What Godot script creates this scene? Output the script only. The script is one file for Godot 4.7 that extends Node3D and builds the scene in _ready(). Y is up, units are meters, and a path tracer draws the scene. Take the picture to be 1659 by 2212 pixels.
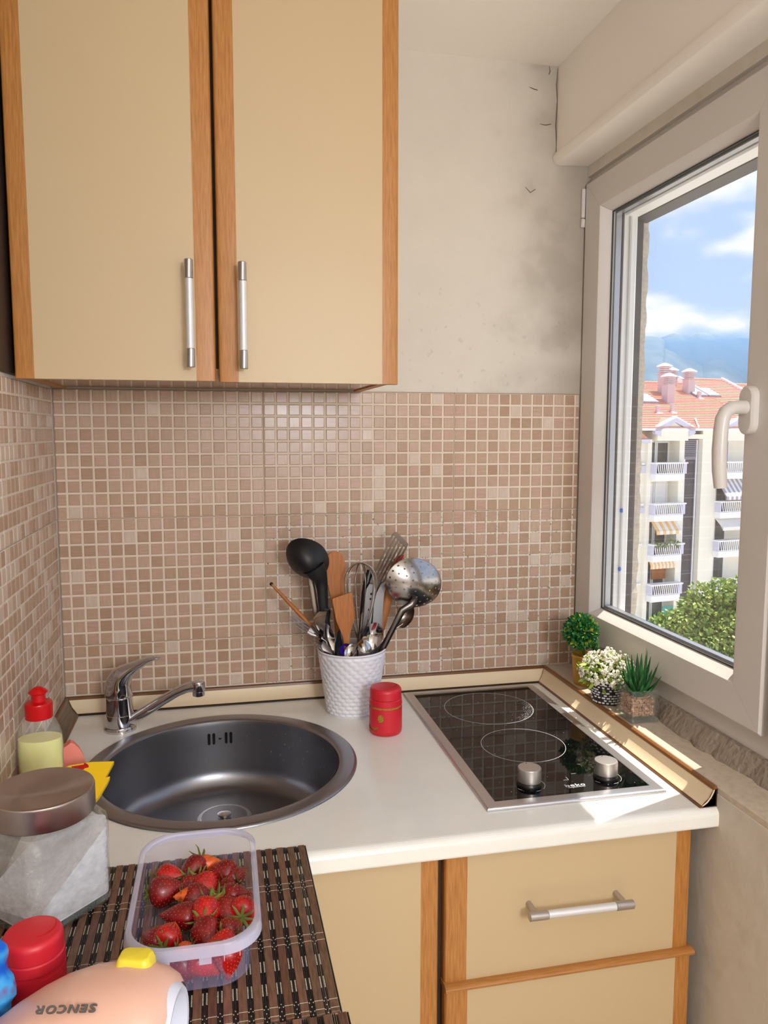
extends Node3D

# ---------------------------------------------------------------- geometry kit
class Fn:
	# a rule handed to the shape builders
	func point(p: Vector3) -> Vector3:
		return p
	func open(_r: float, _a: float) -> bool:
		return false
	func uv(p: Vector3) -> Vector2:
		return Vector2(p.x, p.z)


class TipBend extends Fn:
	func point(p: Vector3) -> Vector3:
		return Vector3(p.x, p.y, p.z - 0.006 * pow(maxf(p.y, 0.0) / 0.05, 2.0))


class Polar extends Fn:
	func uv(p: Vector3) -> Vector2:
		return Vector2(atan2(p.z, p.x) / TAU + 0.5, Vector2(p.x, p.z).length() * 10.0)


class Holes extends Fn:
	var list := []
	func open(r: float, a: float) -> bool:
		var p := Vector2(cos(a), sin(a)) * r
		if p.y < -0.62 and absf(p.x) < 0.25:
			return false
		for h in list:
			if p.distance_squared_to(h) < 0.0011:
				return true
		return false


class Smile extends Fn:
	func open(y: float, a: float) -> bool:
		for e in [-0.62, 0.62]:
			if pow(a - e, 2.0) / 0.045 + pow((y - 0.034) / 0.0078, 2.0) < 1.0:
				return true
		var m := pow(a / 0.52, 2.0) + pow((y - 0.019) / 0.0085, 2.0)
		var m2 := pow(a / 0.6, 2.0) + pow((y - 0.0245) / 0.0095, 2.0)
		return m < 1.0 and m2 > 1.0


class G:
	var v := PackedVector3Array()
	var t := PackedInt32Array()

	func fix(from: int) -> void:
		# turn the triangles added since «from» outwards
		var c := Vector3.ZERO
		var n := 0
		for i in range(from, t.size()):
			c += v[t[i]]
			n += 1
		if n == 0:
			return
		c /= n
		var vol := 0.0
		for i in range(from, t.size(), 3):
			vol += (v[t[i]] - c).dot((v[t[i + 1]] - c).cross(v[t[i + 2]] - c))
		if vol < 0.0:
			for i in range(from, t.size(), 3):
				var k := t[i]
				t[i] = t[i + 1]
				t[i + 1] = k

	func tri(a: Vector3, b: Vector3, c: Vector3) -> void:
		var s := v.size()
		v.append(a); v.append(b); v.append(c)
		t.append(s); t.append(s + 1); t.append(s + 2)

	func quad(a: Vector3, b: Vector3, c: Vector3, d: Vector3) -> void:
		var s := v.size()
		v.append(a); v.append(b); v.append(c); v.append(d)
		for k in [0, 1, 2, 0, 2, 3]:
			t.append(s + k)

	func loft(rings: Array, cap0 := true, cap1 := true, closed := true, loop := false) -> G:
		var from := t.size()
		var n: int = rings[0].size()
		var s := v.size()
		for r in rings:
			for p in r:
				v.append(p)
		var m := rings.size()
		for i in (m if loop else m - 1):
			var a := s + i * n
			var b := s + ((i + 1) % m) * n
			for j in (n if closed else n - 1):
				var k := (j + 1) % n
				t.append(a + j); t.append(a + k); t.append(b + k)
				t.append(a + j); t.append(b + k); t.append(b + j)
		if cap0 and not loop:
			cap(s, n, true)
		if cap1 and not loop:
			cap(s + (m - 1) * n, n, false)
		fix(from)
		return self

	func cap(s: int, n: int, flip: bool) -> void:
		var c := Vector3.ZERO
		for j in n:
			c += v[s + j]
		var ci := v.size()
		v.append(c / n)
		for j in n:
			var k := (j + 1) % n
			if flip:
				t.append(s + k); t.append(s + j); t.append(ci)
			else:
				t.append(s + j); t.append(s + k); t.append(ci)

	func box(a: Vector3, b: Vector3, ch := 0.0) -> G:
		var lo := a.min(b)
		var hi := a.max(b)
		var d := (hi - lo) * 0.5
		ch = minf(ch, minf(d.x, minf(d.y, d.z)) * 0.9)
		if ch <= 0.0:
			var rr := []
			for y in [lo.y, hi.y]:
				rr.append([Vector3(lo.x, y, lo.z), Vector3(lo.x, y, hi.z), Vector3(hi.x, y, hi.z), Vector3(hi.x, y, lo.z)])
			return loft(rr)
		var rings := []
		for q in [[lo.y, ch], [lo.y + ch, 0.0], [hi.y - ch, 0.0], [hi.y, ch]]:
			var e: float = q[1]
			var y: float = q[0]
			rings.append([Vector3(lo.x + e, y, lo.z + ch), Vector3(lo.x + e, y, hi.z - ch), Vector3(lo.x + ch, y, hi.z - e), Vector3(hi.x - ch, y, hi.z - e), Vector3(hi.x - e, y, hi.z - ch), Vector3(hi.x - e, y, lo.z + ch), Vector3(hi.x - ch, y, lo.z + e), Vector3(lo.x + ch, y, lo.z + e)])
		return loft(rings)

	func lathe(prof: Array, n: int, c := Vector3.ZERO, cap0 := true, cap1 := true) -> G:
		var rings := []
		for p in prof:
			var r := []
			for j in n:
				var a := TAU * j / n
				r.append(c + Vector3(p.x * cos(a), p.y, p.x * sin(a)))
			rings.append(r)
		return loft(rings, cap0, cap1)

	func tube(path: Array, radii: Array, n := 10, cap0 := true, cap1 := true, flat := 1.0, side := Vector3.ZERO) -> G:
		# a swept round; «flat» squashes it along the second axis of its section
		var rings := []
		var m := path.size()
		var prev := Vector3.ZERO
		for i in m:
			var d: Vector3 = (path[mini(i + 1, m - 1)] - path[maxi(i - 1, 0)]).normalized()
			var x: Vector3
			if side != Vector3.ZERO:
				x = (side - d * side.dot(d)).normalized()
			elif i == 0:
				x = d.cross(Vector3.UP if absf(d.y) < 0.9 else Vector3.RIGHT).normalized()
			else:
				x = (prev - d * prev.dot(d)).normalized()
			prev = x
			var y := d.cross(x).normalized()
			var rad: float = radii[mini(i, radii.size() - 1)]
			var r := []
			for j in n:
				var a := TAU * j / n
				r.append(path[i] + x * cos(a) * rad + y * sin(a) * rad * flat)
			rings.append(r)
		return loft(rings, cap0, cap1)

	func rod(a: Vector3, b: Vector3, r: float, n := 12, ch := 0.0) -> G:
		if ch <= 0.0:
			return tube([a, b], [r, r], n)
		var d := (b - a).normalized()
		return tube([a, a + d * ch, b - d * ch, b], [r - ch, r, r, r - ch], n)

	func extrude(poly: PackedVector2Array, z0: float, z1: float, bend: Fn = null) -> G:
		# polygon in xy, between z0 and z1; bend may curve it
		var from := t.size()
		var idx := Geometry2D.triangulate_polygon(poly)
		var n := poly.size()
		var s := v.size()
		for z in [z0, z1]:
			for p in poly:
				var q := Vector3(p.x, p.y, z)
				v.append(bend.point(q) if bend else q)
		for i in range(0, idx.size(), 3):
			t.append(s + idx[i]); t.append(s + idx[i + 1]); t.append(s + idx[i + 2])
			t.append(s + n + idx[i]); t.append(s + n + idx[i + 2]); t.append(s + n + idx[i + 1])
		var area := 0.0
		for i in n:
			var k := (i + 1) % n
			area += poly[i].x * poly[k].y - poly[k].x * poly[i].y
		# make sides agree with the caps
		var a0 := (v[s + idx[1]] - v[s + idx[0]]).cross(v[s + idx[2]] - v[s + idx[0]]).z if idx.size() else 1.0
		for i in n:
			var k := (i + 1) % n
			if (a0 > 0.0) == (area > 0.0):
				t.append(s + k); t.append(s + i); t.append(s + n + i)
				t.append(s + k); t.append(s + n + i); t.append(s + n + k)
			else:
				t.append(s + i); t.append(s + k); t.append(s + n + i)
				t.append(s + k); t.append(s + n + k); t.append(s + n + i)
		fix(from)
		return self

	func bowl(a: float, b: float, depth: float, th: float, T := Transform3D(), nr := 8, nt := 28, tip := 0.0, hole: Fn = null) -> G:
		# a shell like a spoon's bowl: rim in the xy plane, hollow towards +z; hole drops cells
		for layer in 2:
			var from := t.size()
			var s := v.size()
			for i in nr + 1:
				var r := float(i) / nr
				for j in nt:
					var an := TAU * j / nt
					var y := b * r * sin(an)
					var x := a * r * cos(an) * (1.0 - tip * maxf(0.0, sin(an)) * r)
					var z := -depth * (1.0 - r * r) - (th if layer else 0.0) * (1.0 if i < nr else 0.3)
					v.append(T * Vector3(x, y, z))
			for i in nr:
				for j in nt:
					if hole and hole.open((i + 0.5) / nr, TAU * (j + 0.5) / nt):
						continue
					var k := (j + 1) % nt
					var p := s + i * nt
					if layer:
						t.append(p + j); t.append(p + nt + k); t.append(p + k)
						t.append(p + j); t.append(p + nt + j); t.append(p + nt + k)
					else:
						t.append(p + j); t.append(p + k); t.append(p + nt + k)
						t.append(p + j); t.append(p + nt + k); t.append(p + nt + j)
		# rim
		var tot := (nr + 1) * nt
		var e := v.size() - 2 * tot + nr * nt
		for j in nt:
			var k := (j + 1) % nt
			t.append(e + j); t.append(e + k); t.append(e + tot + k)
			t.append(e + j); t.append(e + tot + k); t.append(e + tot + j)
		return self

	func ball(c: Vector3, r: Vector3, n := 12, m := 8) -> G:
		var rings := []
		for i in range(1, m):
			var a := PI * i / m
			var ring := []
			for j in n:
				var b := TAU * j / n
				ring.append(c + Vector3(r.x * sin(a) * cos(b), r.y * cos(a), r.z * sin(a) * sin(b)))
			rings.append(ring)
		return loft(rings)

	func add(g: G, T := Transform3D()) -> G:
		var s := v.size()
		for p in g.v:
			v.append(T * p)
		for i in g.t:
			t.append(s + i)
		return self

	func xf(T: Transform3D) -> G:
		for i in v.size():
			v[i] = T * v[i]
		return self

	func mesh(crease := 38.0, uv: Fn = null) -> ArrayMesh:
		var nt := t.size() / 3
		var fn := PackedVector3Array()
		fn.resize(nt)
		var ids := {}
		var vid := PackedInt32Array()
		vid.resize(v.size())
		for i in v.size():
			var key := Vector3i((v[i] * 100000.0).round())
			if not ids.has(key):
				ids[key] = ids.size()
			vid[i] = ids[key]
		var around := []
		around.resize(ids.size())
		for i in nt:
			var a := v[t[i * 3]]
			fn[i] = (v[t[i * 3 + 1]] - a).cross(v[t[i * 3 + 2]] - a)
			for k in 3:
				var q := vid[t[i * 3 + k]]
				if around[q] == null:
					around[q] = PackedInt32Array()
				around[q].append(i)
		var lim := cos(deg_to_rad(crease))
		var V := PackedVector3Array()
		var N := PackedVector3Array()
		var U := PackedVector2Array()
		for i in nt:
			var fi := fn[i].normalized()
			for k in [0, 2, 1]:
				var vi := t[i * 3 + k]
				var s := Vector3.ZERO
				for j in around[vid[vi]]:
					if j == i or fn[j].normalized().dot(fi) > lim:
						s += fn[j]
				V.append(v[vi])
				N.append(s.normalized() if s.length_squared() > 0.0 else fi)
				if uv:
					U.append(uv.uv(v[vi]))
		var arr := []
		arr.resize(Mesh.ARRAY_MAX)
		arr[Mesh.ARRAY_VERTEX] = V
		arr[Mesh.ARRAY_NORMAL] = N
		if uv:
			arr[Mesh.ARRAY_TEX_UV] = U
		var m := ArrayMesh.new()
		if V.size():
			m.add_surface_from_arrays(Mesh.PRIMITIVE_TRIANGLES, arr)
		return m


static func rrect(w: float, d: float, r: float, y: float, n := 6, c := Vector2.ZERO) -> Array:
	# a ring: rounded rectangle in xz at height y, half sizes w and d
	var out := []
	for q in [[1, 1, 0.0], [-1, 1, 0.5 * PI], [-1, -1, PI], [1, -1, 1.5 * PI]]:
		for i in n + 1:
			var a: float = q[2] + 0.5 * PI * i / n
			out.append(Vector3(c.x + q[0] * (w - r) + r * cos(a), y, c.y + q[1] * (d - r) + r * sin(a)))
	return out


static func aim(o: Vector3, ydir: Vector3, zdir: Vector3) -> Transform3D:
	var y := ydir.normalized()
	var z := (zdir - y * zdir.dot(y)).normalized()
	return Transform3D(Basis(y.cross(z), y, z), o)


# ---------------------------------------------------------------- scene kit
var M := {}
var rng := RandomNumberGenerator.new()


func numbered(called: String) -> String:
	if not has_node(called):
		return called
	var k := 1
	while has_node("%s_%03d" % [called, k]):
		k += 1
	return "%s_%03d" % [called, k]


func tag(o: Node3D, label: String, category: String, group := "", kind := "") -> Node3D:
	o.set_meta("label", label)
	o.set_meta("category", category)
	if group:
		o.set_meta("group", group)
	if kind:
		o.set_meta("kind", kind)
	return o


func thing(called: String, label: String, category: String, at := Vector3.ZERO, group := "") -> Node3D:
	var o := Node3D.new()
	o.name = numbered(called)
	o.position = at
	add_child(o)
	tag(o, label, category, group)
	return o


func put(parent: Node, called: String, m: Mesh, material: Material, T := Transform3D()) -> MeshInstance3D:
	var o := MeshInstance3D.new()
	o.name = numbered(called) if parent == self else called
	o.mesh = m
	o.material_override = material
	o.transform = T
	parent.add_child(o, true)
	return o


func structure(called: String, g: G, material: Material, label: String, parent: Node = self, crease := 30.0) -> MeshInstance3D:
	var o := put(parent, called, g.mesh(crease), material)
	if parent == self:
		o.set_meta("kind", "structure")
		o.set_meta("label", label)
	return o


func copy(o: Node3D, at: Transform3D, label := "") -> Node3D:
	var c: Node3D = o.duplicate()
	c.name = numbered(String(o.name).rstrip("0123456789").trim_suffix("_"))
	add_child(c)
	c.transform = at
	if label:
		c.set_meta("label", label)
	return c


func instances(parent: Node, called: String, m: Mesh, material: Material, list: Array, colors := []) -> MultiMeshInstance3D:
	var mm := MultiMesh.new()
	mm.transform_format = MultiMesh.TRANSFORM_3D
	mm.use_colors = colors.size() > 0
	mm.mesh = m
	mm.instance_count = list.size()
	for i in list.size():
		mm.set_instance_transform(i, list[i])
		if colors.size():
			mm.set_instance_color(i, colors[i])
	var o := MultiMeshInstance3D.new()
	o.name = called
	o.multimesh = mm
	o.material_override = material
	o.set_meta("kind", "stuff")
	parent.add_child(o, true)
	return o


func c8(r: float, g: float, b: float, a := 1.0) -> Color:
	return Color(r / 255.0, g / 255.0, b / 255.0, a)


func mat(called: String, color: Color, rough := 0.5, metal := 0.0) -> StandardMaterial3D:
	var m := StandardMaterial3D.new()
	m.resource_name = called
	m.albedo_color = color
	m.roughness = rough
	m.metallic = metal
	M[called] = m
	return m


func noise_tex(freq: float, ramp: Array, size := 256, octaves := 4, seed_ := 1, type := FastNoiseLite.TYPE_SIMPLEX_SMOOTH) -> NoiseTexture2D:
	var n := FastNoiseLite.new()
	n.noise_type = type
	n.frequency = freq
	n.fractal_octaves = octaves
	n.seed = seed_
	var tex := NoiseTexture2D.new()
	tex.width = size
	tex.height = size
	tex.seamless = true
	tex.noise = n
	if ramp.size():
		var gr := Gradient.new()
		var offs := PackedFloat32Array()
		var cols := PackedColorArray()
		for q in ramp:
			offs.append(q[0]); cols.append(q[1])
		gr.offsets = offs
		gr.colors = cols
		tex.color_ramp = gr
	return tex


func tri(m: StandardMaterial3D, tex: Texture2D, scale: Vector3, world := true) -> StandardMaterial3D:
	m.albedo_texture = tex
	m.uv1_triplanar = true
	m.uv1_world_triplanar = world
	m.uv1_scale = scale
	m.uv1_triplanar_sharpness = 8.0
	return m


func relief(m: StandardMaterial3D, tex: Texture2D, cm: float) -> StandardMaterial3D:
	m.heightmap_enabled = true
	m.heightmap_texture = tex
	m.heightmap_scale = cm
	return m


func pane(called: String, color: Color, alpha: float, rough := 0.02) -> StandardMaterial3D:
	var m := mat(called, Color(color.r, color.g, color.b, alpha), rough)
	m.transparency = BaseMaterial3D.TRANSPARENCY_ALPHA
	m.cull_mode = BaseMaterial3D.CULL_DISABLED
	return m


# ---------------------------------------------------------------- light, sky, camera
func setup_view() -> void:
	var cam := Camera3D.new()
	cam.name = "camera"
	cam.fov = 66.66
	cam.near = 0.02
	cam.far = 20000.0
	add_child(cam)
	var yaw := 0.2141
	var pitch := -0.1025
	var roll := 0.0007
	var f := Vector3(sin(yaw) * cos(pitch), sin(pitch), -cos(yaw) * cos(pitch))
	var r0 := Vector3(cos(yaw), 0, sin(yaw))
	var u0 := r0.cross(f)
	cam.transform = Transform3D(Basis(r0 * cos(roll) + u0 * sin(roll), u0 * cos(roll) - r0 * sin(roll), -f), Vector3(0.2969, 1.4508, 1.5867))
	cam.current = true

	var env := Environment.new()
	env.background_mode = Environment.BG_SKY
	env.tonemap_mode = Environment.TONE_MAPPER_LINEAR
	env.tonemap_exposure = 1.07
	env.background_energy_multiplier = 1.22
	env.sdfgi_enabled = true
	env.ssao_enabled = true
	env.ssil_enabled = true
	env.volumetric_fog_enabled = true
	env.volumetric_fog_density = 0.0
	var sky := Sky.new()
	var sm := PanoramaSkyMaterial.new()
	sm.panorama = ImageTexture.create_from_image(sky_image())
	sky.sky_material = sm
	env.sky = sky
	var we := WorldEnvironment.new()
	we.name = "world"
	we.environment = env
	add_child(we)

	var sun := DirectionalLight3D.new()
	sun.name = "sun"
	sun.light_color = c8(255, 247, 234)
	sun.light_energy = 2.6
	sun.light_angular_distance = 0.6
	sun.shadow_enabled = true
	sun.sky_mode = DirectionalLight3D.SKY_MODE_LIGHT_ONLY
	add_child(sun)
	sun.look_at_from_position(Vector3.ZERO, Vector3(-1.0, -2.56, 0.335))


func sky_image() -> Image:
	var w := 2048
	var h := 1024
	var im := Image.create(w, h, false, Image.FORMAT_RGBF)
	var n := FastNoiseLite.new()
	n.noise_type = FastNoiseLite.TYPE_SIMPLEX_SMOOTH
	n.seed = 7
	n.frequency = 4.0
	n.fractal_octaves = 5
	n.fractal_gain = 0.55
	var low := Color(0.22, 0.23, 0.21)
	im.fill(low)
	for j in h / 2:
		var el := PI * (0.5 - (j + 0.5) / h)
		var ce := cos(el)
		var se := sin(el)
		var up := clampf(el / (PI * 0.5), 0.0, 1.0)
		var blue := Color(0.5, 0.67, 0.95).lerp(Color(0.2, 0.38, 0.78), pow(up, 0.7))
		for i in w:
			var ph := TAU * ((i + 0.5) / w - 0.5)
			var d := Vector3(sin(ph) * ce, se, -cos(ph) * ce)
			var q := n.get_noise_3d(d.x, d.y * 2.6, d.z)
			var k := clampf(q * 2.0 + 0.36, 0.0, 1.0)
			k = k * k * (3.0 - 2.0 * k)
			# a bank of bright cumulus low over the hills
			k = clampf(k + 0.7 * exp(-pow((el - 0.115) / 0.02, 2.0)) * clampf(q * 3.0 + 0.7, 0.0, 1.0), 0.0, 1.0)
			im.set_pixel(i, j, blue.lerp(Color(0.95, 0.97, 1.02), k * 0.92))
	return im


func wall_image() -> Image:
	# off-white paint with stain and painted shade in the corner; 1.25 m of wall
	var n := 640
	var im := Image.create(n, n, false, Image.FORMAT_RGB8)
	var f := FastNoiseLite.new()
	f.seed = 17
	f.frequency = 2.2
	f.fractal_octaves = 5
	var f2 := FastNoiseLite.new()
	f2.seed = 18
	f2.frequency = 45.0
	f2.fractal_octaves = 2
	for j in n:
		var y := 2.5 - 1.25 * j / n
		for i in n:
			var x := 1.25 * i / n
			var q := f.get_noise_2d(x * 3.0, y * 3.0)
			var c := Vector3(215, 206, 193) * (1.0 + 0.018 * q)
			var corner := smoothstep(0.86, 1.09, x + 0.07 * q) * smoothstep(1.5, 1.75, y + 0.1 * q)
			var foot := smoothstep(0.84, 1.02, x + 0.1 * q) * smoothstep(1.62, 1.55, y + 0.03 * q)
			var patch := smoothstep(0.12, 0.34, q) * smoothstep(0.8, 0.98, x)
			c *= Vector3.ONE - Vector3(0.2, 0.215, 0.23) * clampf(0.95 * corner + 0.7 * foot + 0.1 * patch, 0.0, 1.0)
			if f2.get_noise_2d(x, y) > 0.62 and y < 1.75:
				c *= 0.95
			im.set_pixel(i, j, c8(c.x, c.y, c.z))
	return im


# ---------------------------------------------------------------- materials
func materials() -> void:
	var m: StandardMaterial3D
	# painted plaster, with faint grey damp stains and a fine relief
	m = mat("plaster", Color.WHITE, 0.85)
	tri(m, noise_tex(0.012, [[0.0, c8(208, 198, 186)], [0.35, c8(216, 206, 193)], [0.7, c8(220, 211, 199)], [1.0, c8(224, 215, 204)]], 512, 5, 3), Vector3(1.3, 1.3, 1.3))
	relief(m, noise_tex(0.05, [], 512, 4, 5), 0.05)
	m = mat("old_plaster", Color.WHITE, 0.9)
	tri(m, noise_tex(0.02, [[0.0, c8(204, 195, 182)], [0.3, c8(212, 203, 190)], [0.7, c8(215, 207, 195)], [1.0, c8(217, 209, 198)]], 512, 6, 9), Vector3(1.3, 1.3, 1.3))
	relief(m, noise_tex(0.03, [], 512, 5, 15), 0.08)
	m = mat("stained_shaded_plaster", Color.WHITE, 0.9)
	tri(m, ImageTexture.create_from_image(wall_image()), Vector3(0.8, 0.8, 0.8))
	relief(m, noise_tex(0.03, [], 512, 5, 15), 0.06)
	m = mat("crack", c8(112, 92, 74), 0.9)
	m = mat("ceiling_paint", c8(247, 240, 231), 0.9)
	m = mat("stone_sill", Color.WHITE, 0.6)
	tri(m, noise_tex(0.03, [[0.0, c8(186, 170, 150)], [0.4, c8(198, 183, 163)], [0.7, c8(204, 190, 171)], [1.0, c8(196, 180, 160)]], 512, 6, 21), Vector3(3, 3, 3))
	m = mat("mortar", Color.WHITE, 0.9)
	tri(m, noise_tex(0.05, [[0.0, c8(138, 124, 110)], [0.6, c8(156, 142, 127)], [1.0, c8(168, 155, 140)]], 256, 5, 22), Vector3(5, 5, 5))
	relief(m, noise_tex(0.06, [], 256, 5, 23), 0.2)
	m = mat("rough_concrete", Color.WHITE, 0.95)
	tri(m, noise_tex(0.06, [[0.0, c8(182, 172, 158)], [0.6, c8(204, 194, 178)], [1.0, c8(214, 205, 190)]], 256, 5, 24), Vector3(6, 6, 6))
	m = mat("white_upvc", c8(216, 210, 204), 0.32)
	m = mat("upvc_outside", c8(228, 228, 226), 0.4)
	m = mat("gasket", c8(58, 58, 60), 0.6)
	m = mat("spacer", c8(170, 172, 176), 0.35, 0.8)
	m = mat("floor_tile", c8(198, 184, 166), 0.35)
	m = pane("window_glass", Color(0.9, 0.95, 0.95), 0.02, 0.0)
	# cabinets
	m = mat("cream_laminate", c8(198, 174, 136), 0.42)
	m = mat("carcass", c8(196, 178, 146), 0.5)
	m = mat("beech", Color.WHITE, 0.42)
	tri(m, noise_tex(0.02, [[0.0, c8(160, 103, 46)], [0.4, c8(176, 117, 56)], [0.7, c8(183, 125, 62)], [1.0, c8(193, 137, 74)]], 512, 4, 31), Vector3(26, 1.6, 26))
	m = mat("beech_lying", Color.WHITE, 0.42)
	tri(m, noise_tex(0.02, [[0.0, c8(158, 102, 48)], [0.4, c8(174, 116, 58)], [0.7, c8(182, 124, 65)], [1.0, c8(191, 136, 76)]], 512, 4, 32), Vector3(1.6, 26, 26))
	m = mat("dark_board", c8(52, 36, 26), 0.6)
	m = mat("underside_gloss", c8(150, 112, 78), 0.12)
	m = mat("worktop", Color.WHITE, 0.16)
	tri(m, noise_tex(0.02, [[0.0, c8(234, 232, 223)], [1.0, c8(239, 237, 229)]], 256, 4, 33), Vector3(2, 2, 2))
	m = mat("aluminium", c8(222, 220, 219), 0.45, 0.35)
	m = mat("chrome", c8(205, 205, 208), 0.08, 1.0)
	m = mat("dark_chrome", c8(186, 178, 172), 0.34, 0.8)
	m = mat("handle_steel", c8(104, 98, 94), 0.28, 1.0)
	m = mat("steel", c8(176, 172, 170), 0.22, 1.0)
	m = mat("steel_worn", c8(150, 140, 130), 0.3, 1.0)
	m = mat("polished_steel", c8(190, 188, 188), 0.07, 1.0)
	m = mat("sink_steel", c8(150, 150, 155), 0.34, 1.0)
	relief(m, noise_tex(0.4, [], 256, 2, 41), 0.004)
	m.uv1_triplanar = true
	m.uv1_scale = Vector3(8, 60, 8)
	m = mat("hob_steel", c8(208, 206, 208), 0.36, 1.0)
	m = mat("hob_glass", c8(8, 8, 9), 0.035)
	m.metallic_specular = 0.42
	m = mat("print_grey", c8(185, 185, 188), 0.5)
	m = mat("knob_metal", c8(200, 194, 188), 0.36, 0.85)
	m = mat("black_plastic", c8(12, 12, 13), 0.3)
	m = mat("matt_black", c8(16, 17, 20), 0.45)
	# upstand strips
	m = mat("strip_cream", c8(226, 206, 172), 0.35)
	m = mat("strip_brown", c8(110, 68, 32), 0.3)
	m = mat("strip_dark", c8(46, 28, 16), 0.35)
	m = mat("strip_amber", c8(132, 84, 40), 0.28)
	m = mat("strip_mirrored_shade", Color.WHITE, 0.35)  # grey brown streaks paint mirrored shadows into the left strip
	tri(m, noise_tex(0.03, [[0.0, c8(78, 62, 48)], [1.0, c8(128, 108, 88)]], 256, 4, 51), Vector3(30, 30, 2))
	# mosaic
	m = mat("grout", c8(222, 206, 187), 0.75)
	m = mat("grout_dirty", Color.WHITE, 0.8)
	tri(m, noise_tex(0.035, [[0.0, c8(110, 98, 86)], [0.2, c8(140, 126, 112)], [0.27, c8(216, 203, 187)], [1.0, c8(228, 218, 204)]], 512, 4, 61), Vector3(7, 7, 7))
	m = mat("joint", c8(150, 124, 100), 0.8)
	var pal := [[178, 147, 122], [183, 153, 129], [187, 158, 136], [172, 140, 115], [203, 182, 164], [185, 152, 132]]
	for i in pal.size():
		var p: Array = pal[i]
		m = mat("mosaic_%d" % i, Color.WHITE, 0.27)
		tri(m, noise_tex(0.02, [[0.0, c8(p[0] - 6, p[1] - 6, p[2] - 6)], [0.5, c8(p[0], p[1], p[2])], [0.8, c8(p[0] + 3, p[1] + 4, p[2] + 4)], [1.0, c8(p[0] + 12, p[1] + 15, p[2] + 16)]], 256, 4, 70 + i), Vector3(5, 36, 5) if i % 2 else Vector3(36, 5, 36))
	# plastics and small things
	m = mat("red_plastic", c8(206, 34, 48), 0.42)
	m = mat("cap_red", c8(204, 6, 14), 0.3)
	m = mat("pot_white", c8(232, 232, 238), 0.42)
	m = mat("spice", Color.WHITE, 0.8)
	tri(m, noise_tex(0.1, [[0.0, c8(110, 70, 14)], [0.5, c8(176, 130, 40)], [1.0, c8(206, 168, 80)]], 128, 3, 81), Vector3(30, 30, 30))
	m = mat("utensil_wood", Color.WHITE, 0.5)
	tri(m, noise_tex(0.02, [[0.0, c8(156, 92, 38)], [0.5, c8(172, 104, 46)], [1.0, c8(184, 116, 56)]], 256, 4, 82), Vector3(40, 3, 40), false)
	m = mat("purple_plastic", c8(58, 24, 170), 0.35)
	m = mat("grey_blade", c8(176, 178, 184), 0.35, 0.6)
	m = mat("gold_pot", c8(206, 164, 70), 0.4, 0.35)
	m = mat("leaf_green", c8(34, 118, 40), 0.5)
	m.vertex_color_use_as_albedo = true
	m.albedo_color = Color.WHITE
	m.backlight_enabled = true
	m.backlight = Color(0.25, 0.25, 0.25)
	m = mat("petal", c8(244, 240, 220), 0.6)
	m.backlight_enabled = true
	m.backlight = Color(0.3, 0.3, 0.3)
	m = mat("aloe", Color.WHITE, 0.4)
	tri(m, noise_tex(0.06, [[0.0, c8(14, 46, 20)], [0.5, c8(26, 84, 36)], [1.0, c8(58, 140, 60)]], 128, 3, 83), Vector3(18, 4, 18), false)
	m = mat("stem", c8(70, 92, 40), 0.6)
	m = mat("pebble", Color.WHITE, 0.5)
	m.vertex_color_use_as_albedo = true
	m = mat("weave_black", c8(34, 32, 36), 0.6)
	m = mat("weave_white", c8(226, 220, 220), 0.6)
	m = pane("clear_glass", Color(0.86, 0.93, 0.9), 0.045, 0.01)
	m = pane("thick_glass", Color(0.5, 0.58, 0.52), 0.16, 0.02)
	m = pane("bottle_plastic", Color(0.93, 0.95, 0.92), 0.1, 0.05)
	m = mat("soap", c8(243, 241, 160), 0.35)
	m.subsurf_scatter_enabled = true
	m.subsurf_scatter_strength = 0.3
	m = mat("sugar", Color.WHITE, 0.95)
	tri(m, noise_tex(0.08, [[0.0, c8(226, 224, 228)], [1.0, c8(246, 245, 248)]], 128, 4, 84), Vector3(20, 20, 20))
	m = mat("film", Color(1, 1, 1, 1), 0.6)
	tri(m, noise_tex(0.03, [[0.0, Color(0.7, 0.68, 0.65, 0.04)], [0.5, Color(0.74, 0.72, 0.69, 0.2)], [1.0, Color(0.85, 0.84, 0.82, 0.5)]], 256, 5, 87), Vector3(9, 9, 9))
	m.transparency = BaseMaterial3D.TRANSPARENCY_ALPHA
	m.cull_mode = BaseMaterial3D.CULL_DISABLED
	m = mat("lid_steel", c8(190, 180, 175), 0.3, 1.0)
	m.anisotropy_enabled = true
	m.anisotropy = 0.85
	m = mat("tub_plastic", Color(0.8, 0.77, 0.93, 0.15), 0.3)
	m.transparency = BaseMaterial3D.TRANSPARENCY_ALPHA
	m.cull_mode = BaseMaterial3D.CULL_DISABLED
	m = mat("tub_rim", Color(0.88, 0.87, 0.95, 0.5), 0.3)
	m.transparency = BaseMaterial3D.TRANSPARENCY_ALPHA
	m.cull_mode = BaseMaterial3D.CULL_DISABLED
	for q in [["berry_dark", 128, 2, 8], ["berry_red", 186, 10, 12], ["berry_orange", 222, 84, 22]]:
		m = mat(q[0], Color.WHITE, 0.4)
		var r: int = q[1]
		var g: int = q[2]
		var b: int = q[3]
		tri(m, noise_tex(0.03, [[0.0, c8(r * 0.8, g * 0.8, b * 0.8)], [0.6, c8(r, g, b)], [1.0, c8(minf(r * 1.1, 255), g + 24, b + 10)]], 128, 4, 85), Vector3(18, 18, 18), false)
		m.clearcoat_enabled = true
		m.clearcoat = 0.15
		m.clearcoat_roughness = 0.15
	m = mat("calyx", c8(112, 122, 52), 0.6)
	m = mat("seed", c8(216, 140, 66), 0.5)
	m = mat("sponge_yellow", c8(250, 202, 20), 0.95)
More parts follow.
